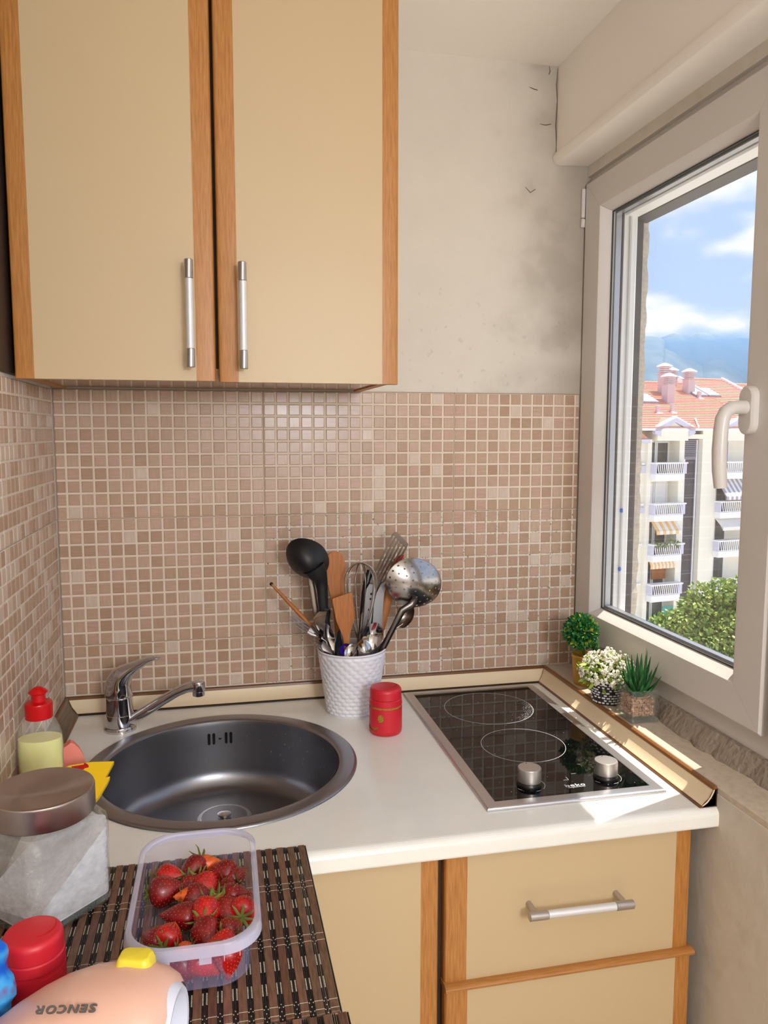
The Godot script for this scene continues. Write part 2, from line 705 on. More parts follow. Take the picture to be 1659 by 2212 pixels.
	m = mat("sponge_pink", c8(255, 150, 132), 0.95)
	m = mat("cloth_red", c8(190, 16, 20), 0.9)
	m = mat("mixer_pink", c8(226, 178, 156), 0.3)
	m = mat("mixer_white", c8(214, 216, 226), 0.4)
	m = mat("mixer_yellow", c8(232, 208, 58), 0.35)
	m = mat("mixer_print", c8(96, 88, 82), 0.5)
	m = mat("bag_blue", Color.WHITE, 0.22)
	tri(m, noise_tex(0.02, [[0.0, c8(6, 40, 130)], [0.5, c8(10, 90, 200)], [0.8, c8(70, 170, 230)], [1.0, c8(150, 60, 120)]], 128, 3, 86), Vector3(9, 9, 9))
	for q in [["slat_a", 100, 66, 49], ["slat_b", 116, 82, 63], ["slat_c", 106, 78, 57], ["slat_d", 126, 88, 71]]:
		m = mat(q[0], Color.WHITE, 0.5)
		var r: int = q[1]
		var g: int = q[2]
		var b: int = q[3]
		tri(m, noise_tex(0.02, [[0.0, c8(r * 0.72, g * 0.7, b * 0.68)], [0.5, c8(r, g, b)], [1.0, c8(r * 1.16, g * 1.16, b * 1.16)]], 256, 5, 87 + r), Vector3(60, 60, 7))
	m = mat("reed_black", c8(26, 21, 22), 0.35)
	m = mat("thread", c8(196, 186, 160), 0.8)
	m = mat("blue_dot", c8(30, 110, 220), 0.5)
	# outdoors
	m = mat("house_cream", c8(240, 236, 222), 0.85)
	m = mat("house_yellow", c8(236, 226, 184), 0.85)
	m = mat("house_lilac_shade", c8(206, 206, 226), 0.8)  # lilac trim colour, reused as painted shade on the balcony sides
	m = mat("house_white", c8(240, 240, 244), 0.6)
	m = mat("house_dark", c8(70, 76, 78), 0.25)
	m = mat("tower_glass", c8(52, 52, 66), 0.2)
	m = mat("tower_metal", c8(136, 136, 148), 0.5)
	m = mat("roof_tile", Color.WHITE, 0.8)
	tri(m, noise_tex(0.05, [[0.0, c8(206, 134, 114)], [0.5, c8(216, 148, 129)], [1.0, c8(224, 164, 146)]], 256, 4, 91), Vector3(0.5, 0.5, 0.5))
	m = mat("chimney", c8(206, 186, 190), 0.85)
	m = mat("skylight", c8(170, 190, 206), 0.2)
	m = mat("awning_orange", c8(236, 190, 130), 0.8)
	m = mat("awning_grey", c8(168, 164, 178), 0.8)
	m = mat("awning_white", c8(236, 232, 226), 0.8)
	m = mat("blind_rust", c8(176, 108, 56), 0.8)
	m = mat("cloth_teal", c8(70, 150, 140), 0.8)
	m = mat("hill", Color.WHITE, 1.0)
	tri(m, noise_tex(0.03, [[0.0, c8(116, 130, 132)], [0.6, c8(138, 150, 150)], [1.0, c8(160, 168, 166)]], 256, 5, 92), Vector3(0.0012, 0.0012, 0.0012))
	m = mat("street", c8(196, 190, 180), 0.9)
	m = mat("bark", c8(96, 78, 60), 0.9)
	m = mat("added_lamp_opal", c8(255, 244, 226), 0.5)
	m.emission_enabled = true
	m.emission = c8(255, 238, 214)
	m.emission_energy_multiplier = 1.0


# ---------------------------------------------------------------- the room
func room() -> void:
	var pl: StandardMaterial3D = M.plaster
	var g := G.new()
	# back wall: plaster on masonry; the lower part carries tile panels
	g.box(Vector3(-1.6, -0.1, -0.25), Vector3(1.21, 2.35, -0.005))
	var wb := structure("wall_back", g, M.stained_shaded_plaster, "back wall with worn off-white plaster above beige mosaic tiles")
	g = G.new().box(Vector3(-0.12, -0.1, -0.005), Vector3(-0.004, 2.208, 1.3))
	var wl := structure("wall_left", g, pl, "left wall with beige mosaic tiles beside the sink")
	g = G.new().box(Vector3(-1.6, -0.1, 1.3), Vector3(-0.004, 2.208, 1.4)).box(Vector3(-1.7, -0.1, 1.3), Vector3(-1.6, 2.208, 3.5))
	structure("wall_side", g, pl, "plain plaster wall of the room behind the camera")
	g = G.new().box(Vector3(-1.7, -0.1, 3.5), Vector3(1.21, 2.35, 3.6))
	structure("wall_front", g, pl, "plain plaster wall closing the room behind the camera")
	g = G.new().box(Vector3(-1.7, 2.208, -0.25), Vector3(1.21, 2.35, 3.6))
	structure("ceiling", g, M.ceiling_paint, "low cream painted ceiling")
	g = G.new().box(Vector3(-1.7, -0.1, -0.25), Vector3(1.21, 0.0, 3.6))
	structure("floor", g, M.floor_tile, "light brown floor")
	# window wall: breast below the sill, lintel, solid end
	g = G.new()
	g.box(Vector3(1.012, 0.0, -0.005), Vector3(1.165, 0.922, 1.5), 0.003)
	g.box(Vector3(1.165, -0.1, -0.3), Vector3(1.21, 0.93, 1.5))
	g.box(Vector3(1.06, 0.922, 1.27), Vector3(1.21, 2.208, 1.5))
	g.box(Vector3(1.06, 0.0, 2.7), Vector3(1.21, 2.208, 3.6))
	g.box(Vector3(1.06, 2.06, 1.5), Vector3(1.21, 2.208, 2.7))
	g.box(Vector3(1.06, -0.1, 1.5), Vector3(1.21, 0.02, 2.7))
	g.box(Vector3(1.086, 1.99, -0.005), Vector3(1.165, 2.208, 1.27))
	var wr := structure("wall_right", g, M.old_plaster, "window wall with worn plaster below the sill")
	# rough outside edge of the opening
	g = G.new()
	rng.seed = 5
	var rings := []
	for i in 60:
		var y := lerpf(0.93, 1.9, i / 59.0)
		var e := 0.036 + rng.randf_range(-0.004, 0.004)
		rings.append([Vector3(1.168, y, -0.3), Vector3(1.168, y, e - 0.008), Vector3(1.176, y, e), Vector3(1.21, y, e + 0.002), Vector3(1.215, y, -0.3)])
	g.loft(rings)
	rings = []
	for i in 80:
		var z := lerpf(-0.3, 1.3, i / 79.0)
		var e := 1.9 + rng.randf_range(-0.004, 0.004)
		rings.append([Vector3(1.166, 2.36, z), Vector3(1.166, e + 0.006, z), Vector3(1.174, e, z), Vector3(1.212, e, z), Vector3(1.215, 2.36, z)])
	g.loft(rings)
	structure("render_edge", g, M.rough_concrete, "", wr)
	# sill ledge with a mortar fillet running up to the frame
	g = G.new()
	g.box(Vector3(1.0125, 0.918, -0.003), Vector3(1.12, 0.931, 1.27), 0.002)
	structure("sill_ledge", g, M.stone_sill, "", wr)
	g = G.new()
	rng.seed = 8
	rings = []
	for i in 70:
		var z := lerpf(-0.003, 1.27, i / 69.0)
		var o := rng.randf_range(-0.004, 0.004) + 0.004 * sin(z * 23.0)
		rings.append([Vector3(1.071 + o, 0.928, z), Vector3(1.074 + o, 0.938, z), Vector3(1.088, 0.963, z), Vector3(1.12, 0.966, z), Vector3(1.12, 0.928, z)])
	g.loft(rings)
	structure("mortar_fillet", g, M.mortar, "", wr)
	# roller shutter box under the ceiling, with a rounded lower moulding
	g = G.new()
	var prof := [Vector2(1.0135, 2.208), Vector2(1.0135, 2.036), Vector2(1.009, 2.033), Vector2(1.006, 2.027), Vector2(1.0065, 2.019), Vector2(1.011, 2.0125), Vector2(1.018, 2.0095), Vector2(1.05, 2.011), Vector2(1.088, 2.013), Vector2(1.088, 2.208)]
	rings = []
	for z in [-0.004, 1.27]:
		var r := []
		for p in prof:
			r.append(Vector3(p.x, p.y, z))
		rings.append(r)
	g.loft(rings)
	var sb := structure("trim_1", g, M.ceiling_paint, "cream roller shutter box above the window", self, 32.0)
	sb.name = "trim_1"
	# added glazed door, unseen, brings more daylight in behind the camera
	var bd := Node3D.new()
	bd.name = "door_1"
	bd.set_meta("kind", "structure")
	bd.set_meta("label", "added white glazed door behind the camera, unseen, letting daylight into the room")
	add_child(bd)
	g = G.new()
	g.box(Vector3(1.1, 0.02, 1.5), Vector3(1.16, 0.12, 2.7)).box(Vector3(1.1, 1.98, 1.5), Vector3(1.16, 2.06, 2.7))
	g.box(Vector3(1.1, 0.12, 1.5), Vector3(1.16, 1.98, 1.57)).box(Vector3(1.1, 0.12, 2.63), Vector3(1.16, 1.98, 2.7))
	put(bd, "frame", g.mesh(), M.white_upvc)
	g = G.new()
	g.quad(Vector3(1.13, 0.12, 1.57), Vector3(1.13, 0.12, 2.63), Vector3(1.13, 1.98, 2.63), Vector3(1.13, 1.98, 1.57))
	put(bd, "pane", g.mesh(), M.window_glass)
	window(0.0, 1)
	window(0.63, 2)
	for path in [[Vector2(0.9459, 1.9615), Vector2(0.957, 1.951), Vector2(0.968, 1.9585)], [Vector2(0.9755, 2.0905), Vector2(0.988, 2.089), Vector2(1.0, 2.0922)], [Vector2(0.9505, 2.1615), Vector2(0.96, 2.1585), Vector2(0.969, 2.157)], [Vector2(1.0128, 2.204), Vector2(1.0105, 2.17), Vector2(1.0132, 2.14), Vector2(1.0108, 2.09), Vector2(1.0135, 2.05), Vector2(1.0118, 2.015)], [Vector2(0.994, 2.207), Vector2(0.9955, 2.196), Vector2(0.993, 2.19)]]:
		var pts := []
		for p in path:
			pts.append(Vector3(p.x, p.y, -0.0049))
		put(wb, "crack", G.new().tube(pts, [0.0005, 0.0011, 0.0009, 0.0012, 0.001, 0.0004], 6).mesh(60), M.crack)
	tiles_back(wb)
	tiles_left(wl)
	# added unseen pendant lamp that brightens the room from behind the camera
	var lamp := thing("added_lamp", "added opal globe pendant lamp, unseen, brightening the room from behind the camera", "lamp", Vector3(0.75, 2.208, 2.5))
	put(lamp, "canopy", G.new().lathe([Vector2(0.05, 0.0), Vector2(0.05, -0.015), Vector2(0.02, -0.03)], 32).mesh(), M.white_upvc)
	put(lamp, "cord", G.new().rod(Vector3(0, -0.03, 0), Vector3(0, -0.4, 0), 0.004, 10).mesh(), M.white_upvc)
	put(lamp, "globe", G.new().ball(Vector3(0, -0.57, 0), Vector3(0.18, 0.18, 0.18), 32, 20).mesh(60), M.added_lamp_opal)
	var o := OmniLight3D.new()
	o.name = "added_lamp_light"
	o.position = Vector3(0, -0.57, 0)
	o.light_color = c8(244, 248, 255)
	o.light_energy = ADDED_LAMP
	o.light_size = 0.17
	o.omni_range = 8.0
	o.omni_attenuation = 2.0
	o.shadow_enabled = true
	lamp.add_child(o)


func window(z0: float, n: int) -> void:
	# one casement: fixed frame, sash of four mitred bars, double pane
	var w := 0.613
	var z1 := z0 + w
	var root := Node3D.new()
	root.name = "window_%d" % n
	root.set_meta("kind", "structure")
	root.set_meta("label", "white plastic casement window with a lever handle above the plants" if n == 1 else "second white casement beside the first, mostly out of the picture")
	add_child(root)
	var g := G.new()
	g.box(Vector3(1.096, 0.962, z0 - 0.012), Vector3(1.165, 1.03, z1 + 0.02), 0.002)
	g.box(Vector3(1.096, 1.93, z0 - 0.012), Vector3(1.165, 1.995, z1 + 0.02), 0.002)
	g.box(Vector3(1.096, 1.03, z0 - 0.012), Vector3(1.165, 1.93, z0 + 0.03), 0.002)
	g.box(Vector3(1.096, 1.03, z1 - 0.03), Vector3(1.165, 1.93, z1 + 0.02), 0.002)
	put(root, "fixed_frame", g.mesh(), M.white_upvc)
	# outside: shutter guides
	g = G.new()
	g.box(Vector3(1.13, 1.0, z0 + 0.03), Vector3(1.166, 1.93, z0 + 0.07), 0.003)
	g.box(Vector3(1.146, 1.0, z0 + 0.07), Vector3(1.16, 1.93, z0 + 0.078), 0.002)
	g.box(Vector3(1.13, 1.0, z1 - 0.07), Vector3(1.166, 1.93, z1 - 0.03), 0.003)
	g.box(Vector3(1.13, 1.0, z0 + 0.03), Vector3(1.166, 1.055, z1 - 0.03), 0.003)
	g.box(Vector3(1.13, 1.893, z0 + 0.03), Vector3(1.166, 1.94, z1 - 0.03), 0.003)
	put(root, "shutter_guide", g.mesh(), M.upvc_outside)
	g = G.new()
	g.box(Vector3(1.166, 1.0, z0 + 0.03), Vector3(1.19, 1.9, z0 + 0.05))
	g.box(Vector3(1.166, 1.892, z0 + 0.03), Vector3(1.205, 1.905, z1 - 0.03))
	put(root, "dark_edge", g.mesh(), M.gasket)  # dark strips beside the outer jamb and under the lintel
	# sash: a mitred profile; ring corners run round the opening
	var prof := [Vector2(0.0, 1.094), Vector2(0.0, 1.0835), Vector2(0.0035, 1.08), Vector2(0.062, 1.08), Vector2(0.066, 1.0805), Vector2(0.0695, 1.0845), Vector2(0.0805, 1.101), Vector2(0.0815, 1.104), Vector2(0.0815, 1.13), Vector2(0.0, 1.13)]
	var cs := [Vector2(z0, 1.0), Vector2(z1, 1.0), Vector2(z1, 1.975), Vector2(z0, 1.975)]
	var inw := [Vector2(1, 1), Vector2(-1, 1), Vector2(-1, -1), Vector2(1, -1)]
	for k in 4:
		var rings := []
		for e in [k, (k + 1) % 4]:
			var r := []
			var sg: float = 0.00025 if e == k else -0.00025
			var along: Vector2 = (cs[(k + 1) % 4] - cs[k]).normalized() * sg
			for p in prof:
				var q: Vector2 = cs[e] + inw[e] * p.x * Vector2(1.0, 0.93 if p.x > 0.004 else 1.0) + along
				r.append(Vector3(p.y, q.y, q.x))
			rings.append(r)
		var bar := put(root, "sash_bar", G.new().loft(rings).mesh(32), M.white_upvc)
		if k == 0:
			bar.name = "sash_bar"
	# glass edge: gaskets and the metal spacer between two panes
	var zi := z0 + 0.0815
	var zo := z1 - 0.0815
	var yi := 1.0758
	var yo := 1.8992
	for q in [["gasket", 1.1005, 1.1035, 0.0019, "gasket"], ["spacer", 1.107, 1.119, 0.006, "spacer"], ["gasket", 1.122, 1.126, 0.0036, "gasket"]]:
		g = G.new()
		var d: float = q[3]
		g.box(Vector3(q[1], yi, zi), Vector3(q[2], yi + d, zo))
		g.box(Vector3(q[1], yo - d, zi), Vector3(q[2], yo, zo))
		g.box(Vector3(q[1], yi + d, zi), Vector3(q[2], yo - d, zi + d))
		g.box(Vector3(q[1], yi + d, zo - d), Vector3(q[2], yo - d, zo))
		put(root, q[0], g.mesh(), M[q[4]])
	for x in [1.1055, 1.1205]:
		g = G.new()
		g.quad(Vector3(x, yi, zi), Vector3(x, yi, zo), Vector3(x, yo, zo), Vector3(x, yo, zi))
		put(root, "glass_pane", g.mesh(), M.window_glass)
	# hinge
	g = G.new()
	g.rod(Vector3(1.0765, 1.905, z0 - 0.0015), Vector3(1.0765, 1.965, z0 - 0.0015), 0.0045, 12, 0.001)
	g.rod(Vector3(1.0765, 1.885, z0 - 0.0015), Vector3(1.0765, 1.903, z0 - 0.0015), 0.005, 12, 0.001)
	put(root, "hinge", g.mesh(), M.white_upvc)
	# lever handle on the closing stile
	var hz := z1 - 0.0525
	var hy := 1.4835
	g = G.new()
	var ring_sets := []
	for q in [[0.0, 0.0], [-0.009, 0.0], [-0.0115, 0.003]]:
		var r := []
		for p in rrect(0.0165 - q[1], 0.036 - q[1], 0.0164 - q[1], 0.0, 8):
			r.append(Vector3(1.08 + q[0], hy + p.z, hz + p.x))
		ring_sets.append(r)
	g.loft(ring_sets)
	put(root, "handle_plate", g.mesh(), M.white_upvc)
	g = G.new()
	g.tube([Vector3(1.07, hy + 0.004, hz), Vector3(1.056, hy + 0.004, hz), Vector3(1.046, hy + 0.003, hz), Vector3(1.037, hy - 0.003, hz), Vector3(1.032, hy - 0.013, hz), Vector3(1.03, hy - 0.03, hz), Vector3(1.0292, hy - 0.06, hz), Vector3(1.0305, hy - 0.09, hz), Vector3(1.034, hy - 0.115, hz)], [0.0115, 0.0112, 0.0112, 0.0112, 0.0112, 0.0112, 0.0115, 0.011, 0.0102], 18, true, true, 0.92, Vector3(0, 0, 1))
	put(root, "handle_lever", g.mesh(50), M.white_upvc)
	if n == 1:
		for y in [1.284, 1.157]:
			var b := put(self, "felt_dot", G.new().lathe([Vector2(0.0045, -0.001), Vector2(0.005, 0.0), Vector2(0.0045, 0.0015), Vector2(0.002, 0.002)], 16).mesh(), M.blue_dot, Transform3D(Basis(Vector3(0, 0, 1), PI / 2), Vector3(1.1462, y, z0 + 0.0745)))
			tag(b, "upper blue round pad on the outer window guide" if y > 1.2 else "lower blue round pad on the outer window guide", "pad", "blue pads on the window guide")


func mosaic_square(w: float, h: float) -> G:
	# one pressed square: a low frustum, face at z 0
	var rings := []
	for q in [[-0.0022, 0.0], [-0.0006, 0.0], [0.0, 0.0012]]:
		var e: float = q[1]
		var z: float = q[0]
		rings.append([Vector3(-w / 2 + e, -h / 2 + e, z), Vector3(w / 2 - e, -h / 2 + e, z), Vector3(w / 2 - e, h / 2 - e, z), Vector3(-w / 2 + e, h / 2 - e, z)])
	return G.new().loft(rings, false, true)


func tiles_back(wb: Node3D) -> void:
	rng.seed = 11
	var sq := mosaic_square(0.0212, 0.0212).mesh(20)
	var sqg := mosaic_square(0.0212, 0.0212)
	var xs := [0.3939 - 0.4, 0.3939, 0.7939, 1.1939]
	var ys := [1.5323, 1.2823, 1.0323, 0.7823]
	var made := 0
	for r in 3:
		for c in 3:
			var x0: float = xs[c]
			var y1: float = ys[r]
			var lo := maxf(x0 + 0.0006, 0.0)
			var hi := minf(xs[c + 1] - 0.0006, 1.079)
			var bot := maxf(ys[r + 1] + 0.0006, 0.901)
			var dirty: bool = c >= 1 and r >= 1
			var p := put(wb, "tile_panel", G.new().box(Vector3(lo, bot, -0.0055), Vector3(hi, y1 - 0.0006, -0.0011), 0.0012).mesh(), M.grout_dirty if dirty else M.grout)
			var rest := {}
			for j in 10:
				var y := y1 - 0.0125 - 0.025 * j
				if y < 0.915:
					continue
				for i in 16:
					var x := x0 + 0.0125 + 0.025 * i
					var l := maxf(x - 0.0106, 0.001)
					var h := minf(x + 0.0106, 1.0785)
					if h - l < 0.006:
						continue
					var k := rng.randi_range(0, 5)
					if k == 4 and rng.randf() < 0.6:
						k = 1
					var T := Transform3D(Basis(), Vector3((l + h) / 2, y, 0.0))
					var full := h - l > 0.0205
					if c == 0 and r < 2 and made < 300 and not (i == 15 and r == 1):
						put(p, "mosaic_tile", sq if full else mosaic_square(h - l, 0.0212).mesh(20), M["mosaic_%d" % k], T)
						made += 1
					else:
						if not rest.has(k):
							rest[k] = G.new()
						rest[k].add(sqg if full else mosaic_square(h - l, 0.0212), T)
			mosaic_field(p, rest)
	# dark joint behind the panels
	put(wb, "panel_joint", G.new().box(Vector3(0.0, 0.9, -0.0052), Vector3(1.079, 1.533, -0.0028)).mesh(), M.joint)


func mosaic_field(p: Node3D, rest: Dictionary) -> void:
	# the squares past the first three hundred, joined into one piece with a surface for each tone
	if rest.is_empty():
		return
	var am := ArrayMesh.new()
	for k in rest:
		var m: ArrayMesh = rest[k].mesh(20)
		am.add_surface_from_arrays(Mesh.PRIMITIVE_TRIANGLES, m.surface_get_arrays(0))
		am.surface_set_material(am.get_surface_count() - 1, M["mosaic_%d" % k])
	var o := MeshInstance3D.new()
	o.name = "mosaic_field"
	o.mesh = am
	o.set_meta("kind", "stuff")
	p.add_child(o, true)


func tiles_left(wl: Node3D) -> void:
	rng.seed = 12
	var R := Basis(Vector3.UP, PI / 2)
	var sqg := mosaic_square(0.0212, 0.0212)
	var sq := sqg.mesh(20)
	var zs := [0.0, 0.3875, 0.7875]
	var ys := [1.5323, 1.2823, 1.0323, 0.7823]
	for r in 3:
		for c in 2:
			var y1: float = ys[r]
			var bot := maxf(ys[r + 1] + 0.0006, 0.901)
			var p := put(wl, "tile_panel", G.new().box(Vector3(-0.0045, bot, zs[c] + 0.0006), Vector3(-0.0011, y1 - 0.0006, zs[c + 1] - 0.0006), 0.0012).mesh(), M.grout)
			var rest := {}
			for j in 10:
				var y := y1 - 0.0125 - 0.025 * j
				if y < 0.915:
					continue
				for i in 16:
					var z: float = zs[c + 1] - 0.0125 - 0.025 * i
					if z < 0.008:
						continue
					var k := rng.randi_range(0, 5)
					if rng.randf() < 0.1:
						k = 4
					var T := Transform3D(R, Vector3(0, y, z))
					if c == 0 and z > 0.1:
						put(p, "mosaic_tile", sq, M["mosaic_%d" % k], T)
					else:
						if not rest.has(k):
							rest[k] = G.new()
						rest[k].add(sqg, T)
			mosaic_field(p, rest)
	# dark board on the wall beside the wall cabinet
	var b := put(self, "side_board", G.new().box(Vector3(-0.0038, 1.537, 0.02), Vector3(0.004, 2.2, 1.29), 0.001).mesh(), M.dark_board)
	tag(b, "dark brown board on the left wall beside the wall cabinet", "board")


# ---------------------------------------------------------------- units
func bar_handle(root: Node3D, a: Vector3, b: Vector3, out: Vector3) -> void:
	# a bar on two posts: satin grip, polished ends
	var d := (b - a).normalized()
	var L := a.distance_to(b)
	var h := Node3D.new()
	h.name = "handle"
	root.add_child(h, true)
	var e := 0.0285
	put(h, "grip", G.new().rod(a + d * e, b - d * e, 0.0058, 20).mesh(), M.aluminium)
	put(h, "end_cap", G.new().rod(a, a + d * e, 0.0064, 20, 0.001).mesh(), M.dark_chrome)
	put(h, "end_cap", G.new().rod(b - d * e, b, 0.0064, 20, 0.001).mesh(), M.dark_chrome)
	for s in [0.012, L - 0.012]:
		put(h, "post", G.new().rod(a + d * s, a + d * s - out, 0.0045, 14).mesh(), M.dark_chrome)


func front(root: Node3D, called: String, x0: float, x1: float, y0: float, y1: float, z: float, left: float, right: float, th := 0.018) -> Node3D:
	# a cream board between two upright beech edge strips, rounded at the outer arris
	var d := Node3D.new()
	d.name = called
	root.add_child(d, true)
	put(d, "panel", G.new().box(Vector3(x0 + left, y0, z - th), Vector3(x1 - right, y1, z)).mesh(), M.cream_laminate)
	for q in [[x0, x0 + left, 1], [x1 - right, x1, -1]]:
		var a: float = q[0]
		var b: float = q[1]
		if b - a < 0.002:
			continue
		var rings := []
		for y in [y0, y1]:
			var r := []
			if q[2] == 1:
				r = [Vector3(b, y, z - th), Vector3(b, y, z + 0.0004), Vector3(a + 0.006, y, z + 0.0004), Vector3(a + 0.002, y, z - 0.0012), Vector3(a + 0.0004, y, z - 0.0035), Vector3(a, y, z - 0.006), Vector3(a, y, z - th)]
			else:
				r = [Vector3(a, y, z - th), Vector3(a, y, z + 0.0004), Vector3(b - 0.006, y, z + 0.0004), Vector3(b - 0.002, y, z - 0.0012), Vector3(b - 0.0004, y, z - 0.0035), Vector3(b, y, z - 0.006), Vector3(b, y, z - th)]
			rings.append(r)
		put(d, "edge_strip", G.new().loft(rings).mesh(30), M.beech)
	return d


func units() -> void:
	# wall cabinet
	var w := thing("wall_cabinet", "cream two door wall cabinet with beech edge strips and bar handles", "cabinet", Vector3.ZERO)
	var g := G.new()
	g.box(Vector3(0.0098, 1.534, 0.002), Vector3(0.0258, 2.2, 0.308))
	g.box(Vector3(0.578, 1.534, 0.002), Vector3(0.594, 2.2, 0.308))
	g.box(Vector3(0.0258, 2.184, 0.002), Vector3(0.578, 2.2, 0.308))
	g.box(Vector3(0.0258, 1.55, 0.002), Vector3(0.578, 2.184, 0.006))
	put(w, "carcass", g.mesh(), M.carcass)
	put(w, "bottom_board", G.new().box(Vector3(0.0262, 1.5345, 0.004), Vector3(0.5776, 1.55, 0.3078)).mesh(), M.underside_gloss)
	put(w, "side_edge", G.new().box(Vector3(0.5775, 1.5325, 0.002), Vector3(0.5938, 1.5345, 0.308)).mesh(), M.beech)
	put(w, "side_edge", G.new().box(Vector3(0.0102, 1.5325, 0.002), Vector3(0.026, 1.5345, 0.308)).mesh(), M.beech)
	put(w, "divider", G.new().box(Vector3(0.2965, 1.55, 0.28), Vector3(0.3125, 2.184, 0.306)).mesh(), M.dark_board)
	front(w, "door", 0.0098, 0.3022, 1.5295, 2.2, 0.33, 0.0281, 0.0295, 0.02)
	front(w, "door", 0.3066, 0.594, 1.5285, 2.2, 0.33, 0.0302, 0.0268, 0.02)
	bar_handle(w, Vector3(0.2652, 1.5475, 0.36), Vector3(0.2652, 1.707, 0.36), Vector3(0, 0, 0.03))
	bar_handle(w, Vector3(0.344, 1.5465, 0.36), Vector3(0.344, 1.7065, 0.36), Vector3(0, 0, 0.03))

	# sink base cabinet, and the drawer unit beside it
	var b := thing("base_cabinet", "cream sink base cabinet with a beech edged door left of the drawers", "cabinet", Vector3.ZERO)
	g = G.new()
	g.box(Vector3(0.005, 0.0, 0.01), Vector3(0.021, 0.868, 0.58))
	g.box(Vector3(0.577, 0.0, 0.01), Vector3(0.593, 0.868, 0.58))
	g.box(Vector3(0.021, 0.1, 0.01), Vector3(0.577, 0.116, 0.58))
	g.box(Vector3(0.021, 0.0, 0.52), Vector3(0.577, 0.1, 0.536))
	put(b, "carcass", g.mesh(), M.carcass)
	put(b, "gap_strip", G.new().box(Vector3(0.586, 0.1, 0.5802), Vector3(0.6005, 0.868, 0.584)).mesh(), M.dark_board)
	front(b, "door", 0.02, 0.5905, 0.11, 0.862, 0.6, 0.03, 0.0262)
	var u := thing("drawer_unit", "cream drawer unit with beech edge strips under the hob", "cabinet", Vector3.ZERO)
	g = G.new()
	g.box(Vector3(0.597, 0.0, 0.01), Vector3(0.613, 0.84, 0.58))
	g.box(Vector3(0.968, 0.0, 0.01), Vector3(0.984, 0.84, 0.58))
	g.box(Vector3(0.613, 0.1, 0.01), Vector3(0.968, 0.116, 0.58))
	g.box(Vector3(0.613, 0.0, 0.52), Vector3(0.968, 0.1, 0.536))
	put(u, "carcass", g.mesh(), M.carcass)
	front(u, "drawer", 0.599, 0.9845, 0.6735, 0.862, 0.6, 0.0325, 0.0262)
	front(u, "drawer", 0.599, 0.9865, 0.36, 0.6655, 0.606, 0.0325, 0.0262)
	front(u, "drawer", 0.599, 0.9865, 0.11, 0.355, 0.606, 0.0325, 0.0262)
	# moulded grip rail on top of the second drawer
	var rings := []
	for x in [0.598, 0.9885]:
		rings.append([Vector3(x, 0.6655, 0.585), Vector3(x, 0.6655, 0.609), Vector3(x, 0.6675, 0.612), Vector3(x, 0.671, 0.613), Vector3(x, 0.6735, 0.611), Vector3(x, 0.675, 0.606), Vector3(x, 0.6745, 0.6), Vector3(x, 0.673, 0.585)])
	put(u, "grip_rail", G.new().loft(rings).mesh(40), M.beech_lying)
	bar_handle(u, Vector3(0.7125, 0.7775, 0.63), Vector3(0.873, 0.775, 0.63), Vector3(0, 0, 0.03))
	bar_handle(u, Vector3(0.7125, 0.543, 0.636), Vector3(0.873, 0.543, 0.636), Vector3(0, 0, 0.03))

	# worktop with a round and a square cut-out
	var c := CSGPolygon3D.new()
	c.name = "worktop"
	var poly := PackedVector2Array([Vector2(-0.002, 0.87), Vector2(-0.002, 0.9)])
	for i in 7:
		var a := PI / 2 * i / 6
		poly.append(Vector2(-0.61 - 0.012 * sin(a), 0.888 + 0.012 * cos(a)))
	for i in 5:
		var a := PI / 2 * i / 4
		poly.append(Vector2(-0.617 - 0.005 * cos(a), 0.875 - 0.005 * sin(a)))
	c.polygon = poly
	c.depth = 1.016
	c.rotation = Vector3(0, PI / 2, 0)
	c.position = Vector3(1.0185, 0, 0)
	c.smooth_faces = false
	c.material = M.worktop
	var cut := CSGCylinder3D.new()
	cut.name = "sink_cut"
	cut.operation = CSGShape3D.OPERATION_SUBTRACTION
	cut.radius = 0.207
	cut.sides = 64
	cut.height = 0.2
	c.add_child(cut)
	var cut2 := CSGBox3D.new()
	cut2.name = "hob_cut"
	cut2.operation = CSGShape3D.OPERATION_SUBTRACTION
	cut2.size = Vector3(0.25, 0.2, 0.47)
	c.add_child(cut2)
	add_child(c)
	cut.global_position = Vector3(0.299, 0.9, 0.312)
	cut2.global_position = Vector3(0.822, 0.9, 0.3)
	cut2.global_rotation = Vector3.ZERO
	tag(c, "glossy cream worktop with rounded front edge along the back wall", "worktop")
	# the return of the worktop along the left wall, under the mats
	var rt := thing("return_worktop", "cream worktop return under the bamboo mats along the left wall", "worktop", Vector3.ZERO)
	put(rt, "top", G.new().box(Vector3(0.0, 0.87, 0.626), Vector3(0.392, 0.9, 1.29), 0.004).mesh(), M.worktop)
	put(rt, "side_panel", G.new().box(Vector3(0.36, 0.0, 0.64), Vector3(0.378, 0.87, 1.29), 0.001).mesh(), M.cream_laminate)
	strips()
	sink()
	tap()
	hob()


